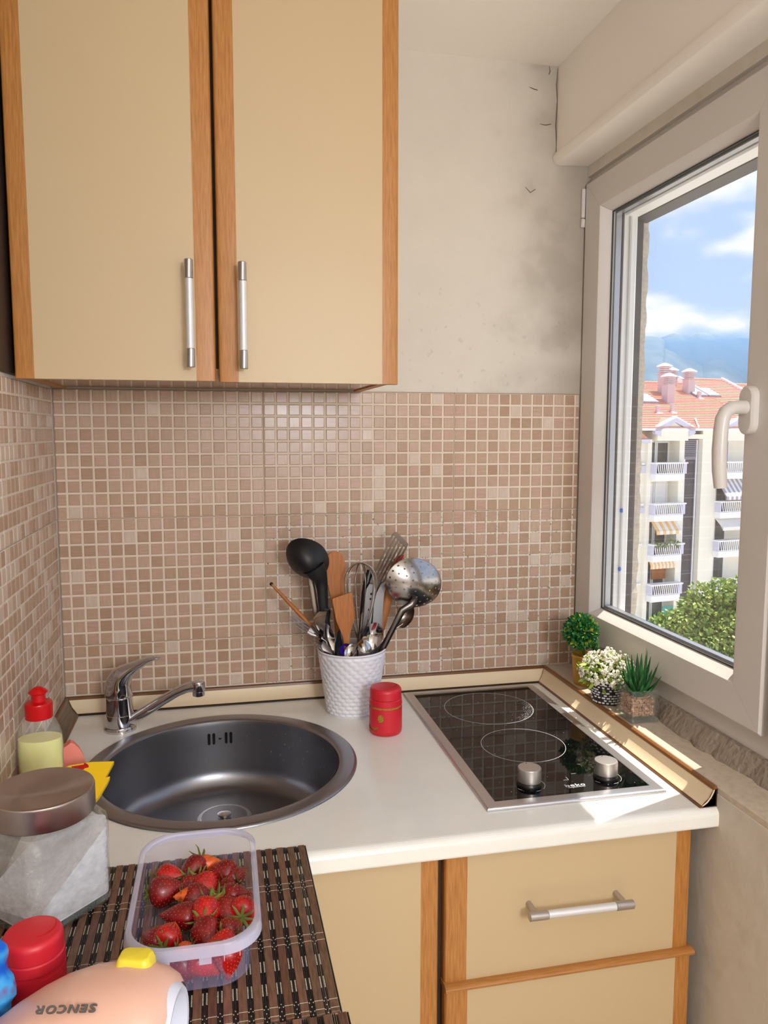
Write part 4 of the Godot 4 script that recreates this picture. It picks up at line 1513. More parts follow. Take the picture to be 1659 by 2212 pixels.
	put(t, "handle", G.new().tube([V(0.542, 1.028, 0.145), V(0.552, 1.01, 0.14), V(0.556, 0.93, 0.12)], [0.004, 0.004, 0.004], 10, true, true, 0.4).mesh(50), M.purple_plastic)
	# peeler plate with holes, knife, wooden handle behind
	t = thing("peeler", "flat grey steel peeler strip with a row of holes behind the whisk", "peeler", Vector3.ZERO, "utensils in the white pot")
	var pk := aim(V(0.588, 1.096, 0.098), V(0.13, 1, 0.0), V(0.1, 0, 1))
	put(t, "plate", G.new().extrude(PackedVector2Array([Vector2(-0.009, -0.15), Vector2(0.009, -0.15), Vector2(0.0095, 0.045), Vector2(0.005, 0.055), Vector2(-0.004, 0.056), Vector2(-0.009, 0.045)]), -0.0006, 0.0006).xf(pk).mesh(20), M.grey_blade)
	g2 = G.new()
	for y in [0.036, 0.026, 0.004, -0.018, -0.032]:
		g2.lathe([Vector2(0.0023, 0.0006), Vector2(0.0023, 0.0009)], 14, Vector3(0.002, 0, 0))
		for i in range(g2.v.size() - 30, g2.v.size()):
			g2.v[i] = pk * V(g2.v[i].x, y + g2.v[i].z, g2.v[i].y)
	put(t, "hole", g2.mesh(), M.black_plastic)
	t = thing("kitchen_knife", "broad pale steel knife blade right of the slotted turner", "knife", Vector3.ZERO, "utensils in the white pot")
	pk = aim(V(0.6085, 1.09, 0.094), V(0.07, 1, 0.0), V(0.1, 0, 1))
	put(t, "blade", G.new().extrude(PackedVector2Array([Vector2(-0.0095, -0.16), Vector2(0.0105, -0.16), Vector2(0.0105, 0.052), Vector2(0.0085, 0.064), Vector2(0.003, 0.06), Vector2(-0.005, 0.042), Vector2(-0.0095, 0.02)]), -0.0007, 0.0007).xf(pk).mesh(20), M.grey_blade)
	put(t, "spine", G.new().tube([pk * V(-0.0105, -0.16, 0), pk * V(-0.0105, 0.02, 0)], [0.0016, 0.0016], 8).mesh(), M.black_plastic)
	t = thing("wooden_stirrer", "orange brown wooden handle between the knife and the skimmer", "spoon", Vector3.ZERO, "utensils in the white pot")
	put(t, "handle", G.new().tube([V(0.648, 1.19, 0.075), V(0.638, 1.14, 0.08), V(0.626, 1.09, 0.084), V(0.606, 1.02, 0.09), V(0.585, 0.93, 0.1)], [0.0075, 0.0095, 0.0085, 0.007, 0.007], 14, true, true, 0.5, Vector3.RIGHT).mesh(50), M.utensil_wood)
	put(t, "red_end", G.new().tube([V(0.6655, 1.2035, 0.072), V(0.66, 1.197, 0.073), V(0.648, 1.19, 0.075)], [0.003, 0.0055, 0.0062], 12, true, true, 0.5, Vector3.RIGHT).mesh(50), M.cloth_red)
	t = thing("steel_spatula", "flat brownish steel handle behind the black ladle neck", "handle", Vector3.ZERO, "utensils in the white pot")
	put(t, "strip", G.new().tube([V(0.474, 1.185, 0.082), V(0.4845, 1.11, 0.084), V(0.5, 1.03, 0.088), V(0.53, 0.93, 0.1)], [0.0068, 0.0068, 0.006, 0.006], 12, true, true, 0.25, Vector3.RIGHT).mesh(50), M.steel_worn)
	t = thing("black_tongs", "black plastic handle behind the whisk and the slotted turner", "handle", Vector3.ZERO, "utensils in the white pot")
	put(t, "grip", G.new().tube([V(0.5965, 1.176, 0.078), V(0.592, 1.155, 0.08), V(0.584, 1.132, 0.082), V(0.575, 1.05, 0.088), V(0.562, 0.93, 0.1)], [0.006, 0.0088, 0.0055, 0.0045, 0.0045], 12, true, true, 0.6, Vector3.RIGHT).mesh(50), M.black_plastic)


func shakers() -> void:
	for q in [[V(0.5954, 0.9, 0.229), 1.15, 1.0, "red plastic spice shaker standing between the white pot and the hob"], [V(0.1205, 0.9042, 0.845), 1.25, 0.93, "red plastic spice shaker in the front left corner on the mat"]]:
		var s := thing("spice_shaker", q[3], "shaker", q[0], "red spice shakers")
		var k: float = q[2]
		s.scale = Vector3.ONE * k
		# inner glass jar full of spice shows through the cut-outs of a red sleeve
		put(s, "spice_jar", G.new().lathe([Vector2(0.025, 0.003), Vector2(0.0288, 0.008), Vector2(0.0288, 0.05), Vector2(0.0275, 0.058)], 48).mesh(40), M.spice if k == 1.0 else M.red_plastic)
		var n := 180
		var lo := [0.0, 0.0008, 0.0035, 0.009]
		var g := G.new()
		var rows := []
		for i in 66:
			rows.append(0.009 + 0.041 * i / 65.0)
		var base := [Vector2(0.0245, 0.0), Vector2(0.0275, 0.0008), Vector2(0.0295, 0.0035), Vector2(0.0303, 0.009)]
		g.lathe([Vector2(0.0, 0.0005)] + base, n, Vector3.ZERO, false, false)
		# sleeve wall with two round eyes and a crescent mouth left open
		var s0 := g.v.size()
		for layer in 2:
			for y in rows:
				for j in n:
					var a := TAU * j / n
					var r := 0.0303 - layer * 0.0013
					g.v.append(V(cos(a) * r, y, sin(a) * r))
		var face := Smile.new()
		for layer in 2:
			for i in 65:
				for j in n:
					var a := wrapf(TAU * (j + 0.5) / n - PI / 2 - q[1], -PI, PI)
					if face.open((rows[i] + rows[i + 1]) / 2, a):
						continue
					var p := s0 + layer * 66 * n + i * n
					var kk := (j + 1) % n
					if layer == 0:
						for x in [p + j, p + n + kk, p + kk, p + j, p + n + j, p + n + kk]:
							g.t.append(x)
					else:
						for x in [p + j, p + kk, p + n + kk, p + j, p + n + kk, p + n + j]:
							g.t.append(x)
		for j in n:
			var kk := (j + 1) % n
			var p := s0 + 65 * n
			for x in [p + j, p + 66 * n + j, p + 66 * n + kk, p + j, p + 66 * n + kk, p + kk]:
				g.t.append(x)
		put(s, "sleeve", g.mesh(50), M.red_plastic)
		put(s, "collar", G.new().lathe([Vector2(0.0275, 0.0535), Vector2(0.0298, 0.054), Vector2(0.0303, 0.0555), Vector2(0.03, 0.0645), Vector2(0.0286, 0.066)], 64, Vector3.ZERO).mesh(40), M.red_plastic)
		put(s, "lid", G.new().lathe([Vector2(0.028, 0.066), Vector2(0.0292, 0.0668), Vector2(0.0292, 0.079), Vector2(0.0286, 0.0825), Vector2(0.0268, 0.0852), Vector2(0.024, 0.0864), Vector2(0.0, 0.0866)], 64).mesh(50), M.red_plastic)
		var slit := G.new()
		var rr := []
		for i in 13:
			var a: float = lerpf(0.55, 2.3, i / 12.0) + 0.3 - q[1]
			var rad := 0.019
			var w := 0.0012 * sin(PI * (i + 0.4) / 12.8)
			rr.append([V(cos(a) * (rad - w) + 0.002, 0.0864, sin(a) * (rad - w) - 0.006), V(cos(a) * (rad + w) + 0.002, 0.0864, sin(a) * (rad + w) - 0.006), V(cos(a) * (rad + w) + 0.002, 0.08675, sin(a) * (rad + w) - 0.006), V(cos(a) * (rad - w) + 0.002, 0.08675, sin(a) * (rad - w) - 0.006)])
		put(s, "pour_slit", slit.loft(rr).mesh(), M.matt_red if M.has("matt_red") else M.cloth_red)


# ---------------------------------------------------------------- plants on the sill
func leaf_mesh(L: float, W: float) -> ArrayMesh:
	var g := G.new()
	var rings := []
	for i in 5:
		var f := i / 4.0
		var w := W * sin(PI * (0.12 + 0.86 * f)) * 0.5
		rings.append([V(-w, f * L, -0.2 * L * f * f), V(0, f * L, -0.2 * L * f * f - w * 0.35), V(w, f * L, -0.2 * L * f * f)])
	g.loft(rings, false, false, false)
	return g.mesh(80)


func rand_dir() -> Vector3:
	return Vector3(rng.randfn(), rng.randfn(), rng.randfn()).normalized()


func plants() -> void:
	rng.seed = 61
	# topiary ball in a gold pot
	var p := thing("topiary_plant", "small artificial topiary ball plant in a gold pot in the sill corner", "plant", V(1.0375, 0.9312, 0.139), "plants on the window sill")
	put(p, "pot", G.new().lathe([Vector2(0.0, 0.001), Vector2(0.0205, 0.0), Vector2(0.0215, 0.002), Vector2(0.0262, 0.056), Vector2(0.0272, 0.057), Vector2(0.0276, 0.06), Vector2(0.0268, 0.0632), Vector2(0.0252, 0.063), Vector2(0.0245, 0.056), Vector2(0.0, 0.054)], 40, Vector3.ZERO, false, false).mesh(40), M.gold_pot)
	put(p, "trunk", G.new().tube([V(0, 0.05, 0), V(-0.002, 0.075, -0.002), V(-0.004, 0.11, -0.006)], [0.0022, 0.002, 0.002], 8).mesh(), M.stem)
	var lm := leaf_mesh(0.0075, 0.0052)
	var list := []
	var cols := []
	var bc := V(-0.005, 0.108, -0.012)
	for i in 1500:
		var d := rand_dir()
		var r := 0.033 * pow(rng.randf(), 0.25)
		var y := (d + rand_dir() * 0.7).normalized()
		var b := aim(bc + d * r, y, rand_dir()).basis
		list.append(Transform3D(b * rng.randf_range(0.8, 1.35), bc + d * r))
		var q := rng.randf()
		cols.append(Color(0.01, 0.09, 0.025).lerp(Color(0.04, 0.25, 0.05), rng.randf()) if q < 0.86 else Color(0.42, 0.4, 0.03))
	# a leafy side stem
	for i in 150:
		var f := rng.randf()
		var c := V(0.017, 0.055 + 0.07 * f, 0.012 - 0.004 * f)
		var d := rand_dir()
		list.append(Transform3D(aim(Vector3.ZERO, d, rand_dir()).basis * 0.8, c + d * 0.004))
		cols.append(Color(0.02, 0.16, 0.03).lerp(Color(0.07, 0.32, 0.05), rng.randf()))
	instances(p, "foliage", lm, M.leaf_green, list, cols)
	var g := G.new()
	for q in [[-0.004, 0.012, -0.02, 0.03], [0.004, 0.016, 0.012, 0.036], [0.01, 0.008, 0.03, 0.024], [-0.008, 0.01, -0.032, 0.02]]:
		g.tube([V(q[0], 0.054, q[1]), V(q[0] + q[2] * 0.5, 0.054 + q[3] * 0.7, q[1] + 0.002), V(q[0] + q[2], 0.054 + q[3], q[1] + 0.002)], [0.0014, 0.0016, 0.0003], 7, true, true, 0.5)
	put(p, "blade_leaf", g.mesh(60), M.aloe)
	put(p, "side_stem", G.new().tube([V(0.014, 0.05, 0.01), V(0.017, 0.09, 0.01), V(0.017, 0.126, 0.008)], [0.0012], 7).mesh(), M.stem)

	# white blossom bush in a black and white woven pot
	p = thing("blossom_plant", "artificial white blossom bush in a black and white woven pot", "plant", V(1.0315, 0.9312, 0.2455), "plants on the window sill")
	put(p, "pot", G.new().lathe([Vector2(0.0, 0.001), Vector2(0.026, 0.0), Vector2(0.028, 0.002), Vector2(0.0318, 0.046), Vector2(0.0325, 0.05), Vector2(0.031, 0.0515), Vector2(0.0295, 0.049), Vector2(0.0, 0.046)], 48, Vector3.ZERO, false, false).mesh(40), M.weave_black)
	g = G.new()
	for row in 9:
		for k in 22:
			var a := TAU * (k + 0.5 * (row % 2)) / 22 + rng.randf_range(-0.03, 0.03)
			if rng.randf() < 0.14:
				continue
			var y := 0.0045 + row * 0.005
			var r := lerpf(0.0281, 0.0319, y / 0.046)
			var w := rng.randf_range(0.0022, 0.0034)
			var T := aim(V(cos(a) * r, y, sin(a) * r), V(0.08 * cos(a), 1, 0.08 * sin(a)), V(cos(a), 0, sin(a)))
			g.add(G.new().box(V(-w, -0.0014, -0.0012), V(w, 0.0014, 0.0011), 0.0006), T)
	var wv := put(p, "weave_strip", g.mesh(30), M.weave_white)
	wv.set_meta("kind", "stuff")
	list = []
	cols = []
	for i in 260:
		var d := rand_dir()
		d.y = absf(d.y) * 0.9 - 0.12
		var c := V(d.x * 0.05, 0.056 + d.y * 0.042, d.z * 0.05) * V(1, 1, 1).lerp(Vector3.ONE * 0.6, rng.randf())
		list.append(Transform3D(aim(Vector3.ZERO, d + rand_dir() * 0.6, rand_dir()).basis * rng.randf_range(0.9, 1.6), c))
		cols.append(Color(0.14, 0.26, 0.03).lerp(Color(0.42, 0.5, 0.06), rng.randf()))
	instances(p, "foliage", leaf_mesh(0.012, 0.005), M.leaf_green, list, cols)
	# blossoms: five-lobed beads
	g = G.new()
	for k in 4:
		var a := TAU * k / 4
		g.ball(V(cos(a) * 0.0019, 0.0, sin(a) * 0.0019), V(0.0017, 0.0012, 0.0017), 6, 4)
	g.ball(V(0, 0.0012, 0), V(0.0016, 0.0013, 0.0016), 6, 4)
	var fm := g.mesh(80)
	list = []
	for i in 520:
		var d := rand_dir()
		d.y = absf(d.y) - 0.18
		var k := rng.randf_range(0.8, 1.08)
		var c := V(d.x * 0.053, 0.058 + d.y * 0.046, d.z * 0.053) * k
		c.x = maxf(c.x, -0.05)
		list.append(Transform3D(aim(Vector3.ZERO, d + rand_dir() * 0.5, rand_dir()).basis * rng.randf_range(0.8, 1.35), c))
	instances(p, "blossom", fm, M.petal, list)

	# aloe in a square glass with pebbles
	p = thing("aloe_plant", "artificial aloe with pointed leaves in a square glass of pebbles", "plant", V(1.0405, 0.9312, 0.3405), "plants on the window sill")
	var h := 0.027
	g = G.new()
	var outer := []
	for q in [[0.0, 0.0015], [0.0015, 0.0], [0.0585, 0.0], [0.0595, 0.0012]]:
		outer.append(rrect(h - q[1], h - q[1], 0.004, q[0], 3))
	for q in [[0.0595, 0.0022], [0.0585, 0.0032], [0.01, 0.0034]]:
		outer.append(rrect(h - q[1], h - q[1], 0.0035, q[0], 3))
	g.loft(outer)
	put(p, "glass_box", g.mesh(30), M.clear_glass)
	put(p, "glass_base", G.new().loft([rrect(h - 0.002, h - 0.002, 0.004, 0.0012, 3), rrect(h - 0.001, h - 0.001, 0.004, 0.003, 3), rrect(h - 0.003, h - 0.003, 0.004, 0.0095, 3)]).mesh(30), M.thick_glass)
	g = G.new().ball(Vector3.ZERO, V(0.0036, 0.0028, 0.0031), 7, 5)
	var pm := g.mesh(80)
	list = []
	cols = []
	for iy in 8:
		for ix in 9:
			for iz in 9:
				if iy < 7 and ix > 0 and ix < 8 and iz > 0 and iz < 8:
					continue
				var c := V((ix - 4) * 0.0048, 0.0135 + iy * 0.0038, (iz - 4) * 0.0048) + rand_dir() * 0.0012
				list.append(Transform3D(aim(Vector3.ZERO, rand_dir(), rand_dir()).basis * rng.randf_range(0.75, 1.05), c))
				cols.append(Color(0.36, 0.16, 0.08).lerp(Color(0.68, 0.44, 0.28), rng.randf()))
	instances(p, "pebble", pm, M.pebble, list, cols)
	for k in 21:
		var a := TAU * k / 21.0 * 2.618 + 0.4
		var lean := 0.25 + 0.85 * (k / 20.0) if k > 3 else 0.12 + 0.08 * k
		var L := lerpf(0.082, 0.052, k / 20.0)
		var d := V(cos(a), 0, sin(a))
		var path := []
		var rad := []
		for i in 7:
			var f := i / 6.0
			path.append(V(0.002, 0.042, 0) + d * (0.004 + L * f * sin(lean) * (1.0 - 0.25 * f)) + Vector3.UP * L * f * cos(lean) * (1.0 + 0.12 * f))
			rad.append(0.0062 * (1.0 - pow(f, 1.7)) + 0.0003)
		put(p, "leaf", G.new().tube(path, rad, 8, true, true, 0.42, d.cross(Vector3.UP)).mesh(50), M.aloe)


# ---------------------------------------------------------------- sink side and mats
func sink_side() -> void:
	# washing-up liquid
	var b := thing("soap_bottle", "clear bottle of yellow washing-up liquid with a red push cap by the left wall", "bottle", V(0.0345, 0.9, 0.385))
	var prof := []
	for q in [[0.0, 0.027, 0.02], [0.004, 0.0295, 0.0222], [0.03, 0.031, 0.0235], [0.06, 0.0315, 0.0238], [0.085, 0.0322, 0.0235], [0.1, 0.0312, 0.0228], [0.112, 0.0285, 0.0212], [0.121, 0.0245, 0.0192], [0.128, 0.0205, 0.0175], [0.132, 0.018, 0.0165]]:
		prof.append(q)
	var rings := []
	var inner := []
	for q in prof:
		var r := []
		var ri := []
		for j in 40:
			var a := TAU * j / 40
			r.append(V(cos(a) * q[1], q[0], sin(a) * q[2]))
			if q[0] <= 0.09:
				ri.append(V(cos(a) * (q[1] - 0.001), q[0] + (0.0012 if q[0] == 0.0 else 0.0), sin(a) * (q[2] - 0.001)))
		rings.append(r)
		if ri.size():
			inner.append(ri)
	var top := []
	for j in 40:
		var a := TAU * j / 40
		top.append(V(cos(a) * 0.0306, 0.0985, sin(a) * 0.0222))
	inner.append(top)
	put(b, "body", G.new().loft(rings, true, false).mesh(50), M.bottle_plastic)
	put(b, "liquid", G.new().loft(inner).mesh(40), M.soap)
	put(b, "cap", G.new().lathe([Vector2(0.0185, 0.129), Vector2(0.0192, 0.1295), Vector2(0.0195, 0.15), Vector2(0.0186, 0.1525), Vector2(0.013, 0.1535), Vector2(0.0098, 0.1545), Vector2(0.0094, 0.165)], 40).mesh(35), M.cap_red)
	put(b, "push_top", G.new().lathe([Vector2(0.0092, 0.165), Vector2(0.0098, 0.1655), Vector2(0.0134, 0.167), Vector2(0.0137, 0.1685), Vector2(0.0122, 0.17), Vector2(0.006, 0.1745), Vector2(0.004, 0.1755), Vector2(0.0, 0.1758)], 40).mesh(35), M.cap_red)
	# sponges
	var po := PackedVector2Array()
	for q in [[-0.03, 0.0], [0.022, 0.0], [0.0255, 0.012], [0.0245, 0.026], [0.019, 0.04], [0.011, 0.0505], [0.006, 0.0535], [0.001, 0.05], [-0.012, 0.044], [-0.026, 0.034], [-0.03, 0.02]]:
		po.append(Vector2(q[0], q[1]))
	var s := put(self, "pink_sponge", G.new().extrude(po, -0.011, 0.011).xf(aim(V(0.0565, 0.9005, 0.3), V(-0.05, 1, -0.1), V(0.25, 0, 1))).mesh(30), M.sponge_pink)
	tag(s, "salmon pink leaf shaped sponge standing behind the soap bottle", "sponge")
	var y := thing("yellow_sponge", "yellow sponge cloth with a notched edge leaning on the sink rim", "sponge", Vector3.ZERO)
	po = PackedVector2Array()
	for q in [[-0.075, 0.0], [-0.006, 0.0], [0.003, 0.02], [0.0095, 0.042], [0.0115, 0.053], [0.005, 0.051], [0.0125, 0.081], [-0.02, 0.078], [-0.05, 0.07], [-0.078, 0.05]]:
		po.append(Vector2(q[0], q[1]))
	var sT := aim(V(0.1175, 0.9095, 0.446), V(0.08, 0.46, -0.88), V(0.1, 0.88, 0.46))
	put(y, "cloth", G.new().extrude(po, -0.004, 0.003).xf(sT).mesh(30), M.sponge_yellow)
	put(y, "red_tuft", G.new().extrude(PackedVector2Array([Vector2(-0.046, 0.066), Vector2(-0.03, 0.07), Vector2(-0.029, 0.074), Vector2(-0.024, 0.071), Vector2(-0.022, 0.068), Vector2(-0.027, 0.066), Vector2(-0.03, 0.062)]), 0.002, 0.006).xf(sT).mesh(30), M.cloth_red)


func place_mats() -> void:
	rng.seed = 71
	for q in [[0.405, 0.6005, 0.906, "brown bamboo place mat under the strawberry tub and the sugar jar"], [0.4105, 0.9078, 1.24, "brown bamboo place mat nearest the camera, cut by the lower edge"]]:
		var m := thing("bamboo_mat", q[3], "place mat", Vector3.ZERO, "bamboo place mats")
		var x1: float = q[0]
		var z0: float = q[1]
		var z1: float = q[2]
		var pitch := 0.01435
		var reeds := G.new()
		var threads := G.new()
		var names := ["slat_a", "slat_b", "slat_c", "slat_d"]
		for i in 27:
			var xr := x1 - 0.0022 - pitch * i
			var e := rng.randf_range(-0.0008, 0.0008)
			put(m, "slat", G.new().box(V(xr - 0.0083, 0.9006, z0 + e), V(xr, 0.9036, z1 + e), 0.0004).mesh(), M[names[rng.randi_range(0, 3)]])
			for k in 3:
				var xc := xr - 0.0083 - 0.00105 - k * 0.0019
				reeds.rod(V(xc, 0.9019, z0 + rng.randf_range(-0.001, 0.001)), V(xc, 0.9019, z1), 0.00088, 7)
			# stitching: pairs of threads bind the slats, beads of thread on the reeds
			var ph := rng.randf_range(0.0, 0.01)
			var z := z0 + 0.016
			var row := 0
			while z < z1 - 0.004:
				if row % 3 == 2:
					for dz in [0.0, 0.0115]:
						threads.box(V(xr - 0.0084, 0.9034, z + dz), V(xr + 0.0001, 0.9038, z + dz + 0.0006))
				for k in 3:
					var xc := xr - 0.0083 - 0.00105 - k * 0.0019
					if row % 3 == 2:
						if k == 1:
							for dz in [-0.004, 0.0055, 0.016]:
								threads.box(V(xc - 0.0005, 0.9024, z + dz), V(xc + 0.0005, 0.903, z + dz + 0.001))
						else:
							for dz in [0.0, 0.0115]:
								threads.box(V(xc - 0.0005, 0.9024, z + dz), V(xc + 0.0005, 0.903, z + dz + 0.001))
					elif k != 1:
						for j in 8:
							threads.box(V(xc - 0.0006, 0.9022, z + j * 0.0021), V(xc + 0.0006, 0.903, z + j * 0.0021 + 0.0011))
				row += 1
				z += 0.034
		for k in 1:
			reeds.rod(V(x1 - 0.001, 0.9019, z0), V(x1 - 0.001, 0.9019, z1), 0.0009, 7)
		put(m, "reed", reeds.mesh(60), M.reed_black).set_meta("kind", "stuff")
		put(m, "stitching", threads.mesh(), M.thread).set_meta("kind", "stuff")


func sugar_jar() -> void:
	var j := thing("sugar_jar", "square glass jar of sugar with a brushed steel lid on the mat", "jar", V(0.097, 0.9038, 0.672))
	j.rotation.y = PI / 4 + 0.02
	var h := 0.0535
	var rings := []
	for q in [[0.0, 0.004, 0.014], [0.0015, 0.001, 0.014], [0.004, 0.0, 0.014], [0.098, 0.0, 0.014], [0.106, 0.0015, 0.015], [0.1115, 0.006, 0.02], [0.114, 0.011, 0.03], [0.116, 0.0135, 0.0395]]:
		rings.append(rrect(h - q[1], h - q[1], q[2], q[0], 7))
	put(j, "glass_body", G.new().loft(rings, true, false).mesh(50), M.clear_glass)
	put(j, "glass_base", G.new().loft([rrect(h - 0.003, h - 0.003, 0.013, 0.0012, 7), rrect(h - 0.0012, h - 0.0012, 0.013, 0.004, 7), rrect(h - 0.004, h - 0.004, 0.013, 0.0085, 7)]).mesh(40), M.thick_glass)
	# sugar, heaped against the right hand side
	var sr := []
	for f in [0.0, 0.02, 0.5, 1.0]:
		var r := []
		for p in rrect(h - 0.0022 - (0.003 if f == 0.0 else 0.0), h - 0.0022 - (0.003 if f == 0.0 else 0.0), 0.012, 0.0, 7):
			var s := clampf((p.x * 0.85 + p.z * 0.25) / h * 0.5 + 0.5, 0.0, 1.0)
			var top := 0.018 + 0.078 * pow(s, 1.3) + 0.002 * sin(p.x * 160.0) + 0.0015 * sin(p.z * 210.0)
			r.append(V(p.x, 0.0088 + (top - 0.0088) * f, p.z))
		sr.append(r)
	put(j, "sugar", G.new().loft(sr).mesh(40), M.sugar)
	# sugar dust clinging to the inside of the glass
	put(j, "sugar_film", G.new().loft([rrect(h - 0.0018, h - 0.0018, 0.0125, 0.012, 7), rrect(h - 0.0018, h - 0.0018, 0.0125, 0.097, 7), rrect(h - 0.006, h - 0.006, 0.018, 0.11, 7)], false, false).mesh(50), M.film)
	var lid := put(j, "lid", G.new().lathe([Vector2(0.0525, 0.1145), Vector2(0.0555, 0.1145), Vector2(0.0565, 0.116), Vector2(0.0565, 0.1405), Vector2(0.0558, 0.1425), Vector2(0.054, 0.1435), Vector2(0.0, 0.1438)], 80).mesh(35, Polar.new()), M.lid_steel)


func tub() -> void:
	# translucent food tub with a folded rim and tamper tabs
	var T := Vector3(0.2675, 0.9038, 0.7505)
	var t := thing("plastic_tub", "translucent lilac plastic food tub full of strawberries on the mat", "container", T)
	t.rotation.y = -0.012
	var H := 0.0535
	var rings := []
	for q in [[0.0012, 0.0525, 0.096, 0.03], [0.0, 0.0545, 0.098, 0.032], [0.002, 0.0565, 0.1, 0.034], [0.025, 0.058, 0.1035, 0.036], [H - 0.012, 0.0595, 0.1065, 0.038], [H - 0.0115, 0.0605, 0.1075, 0.038], [H, 0.0612, 0.1085, 0.0385]]:
		rings.append(rrect(q[1], q[2], q[3], q[0], 10))
	put(t, "body", G.new().loft(rings, true, false).mesh(50), M.tub_plastic)
	rings = []
	for q in [[H - 0.001, 0.0605, 0.1078], [H + 0.001, 0.0608, 0.1082], [H + 0.0018, 0.0625, 0.11], [H + 0.0012, 0.0655, 0.113], [H - 0.001, 0.067, 0.1145], [H - 0.0095, 0.0678, 0.1152], [H - 0.0098, 0.067, 0.1144], [H - 0.001, 0.066, 0.1135]]:
		rings.append(rrect(q[1], q[2], 0.0395, q[0], 12))
	put(t, "rim", G.new().loft(rings, false, false).mesh(40), M.tub_rim)
	# ribs and two hanging tabs under the front rim
	var g := G.new()
	for x in [-0.052, -0.043, -0.033, -0.023, 0.008, 0.016, 0.03, 0.045]:
		var zz := 0.1075 - (0.0 if absf(x) < 0.03 else 0.35 * (absf(x) - 0.03))
		g.box(V(x - 0.0004, H - 0.016, zz - 0.001), V(x + 0.0004, H - 0.001, zz + 0.007))
	put(t, "rim_rib", g.mesh(), M.tub_rim)
	g = G.new()
	g.box(V(0.006, H - 0.017, 0.1135), V(0.018, H - 0.008, 0.1146), 0.0004)
	put(t, "tab", g.mesh(), M.tub_rim)
	put(t, "tab", G.new().box(V(-0.034, H - 0.0165, 0.1135), V(-0.021, H - 0.008, 0.1146), 0.0004).mesh(), M.tub_rim)
	strawberries(T)


func berry(called: String, m: StandardMaterial3D, L: float, W: float, flat: float) -> Node3D:
	var b := thing(called, "ripe strawberry", "strawberry", Vector3.ZERO, "strawberries in the plastic tub")
	var rings := []
	var n := 26
	for i in 19:
		var f := i / 18.0
		var r := W * pow(sin(PI * pow(f, 0.62)), 0.8) * (1.0 - 0.28 * f) if i > 0 and i < 18 else W * 0.05
		var ring := []
		for j in n:
			var a := TAU * j / n
			# seed pits in offset rows
			var pit := 0.03 * W * cos(a * 9.0 + (PI if (i / 2) % 2 else 0.0)) * sin(f * 30.0)
			var rr := r + (pit if i > 1 and i < 17 else 0.0)
			ring.append(V(cos(a) * rr, -L * f, sin(a) * rr * flat))
		rings.append(ring)
	put(b, "flesh", G.new().loft(rings).mesh(70), m)
	var c := G.new()
	for k in 8:
		var a := TAU * k / 8 + 0.2
		var d := V(cos(a), 0, sin(a))
		c.tube([V(0, 0.001, 0), d * W * 0.35 + V(0, 0.0016, 0), d * W * 0.75 + V(0, 0.0005 + 0.002 * (k % 3), 0), d * W * 1.05 + V(0, 0.001 + 0.003 * (k % 2), 0)], [0.001, 0.0018, 0.0013, 0.0003], 6, true, true, 0.25, d.cross(Vector3.UP))
	c.tube([V(0, 0, 0), V(0.001, 0.006, 0.001)], [0.0009, 0.0007], 6)
	put(b, "calyx", c.mesh(60), M.calyx)
	var s := G.new()
	var k2 := 0
	for i in range(2, 17):
		var f := i / 18.0
		var r := W * pow(sin(PI * pow(f, 0.62)), 0.8) * (1.0 - 0.28 * f)
		for j in 12:
			var a := TAU * (j + 0.5 * (i % 2)) / 12
			s.ball(V(cos(a) * r, -L * f, sin(a) * r * flat), V(0.0004, 0.0006, 0.0004), 4, 3)
	put(b, "seed", s.mesh(80), M.seed).set_meta("kind", "stuff")
	return b


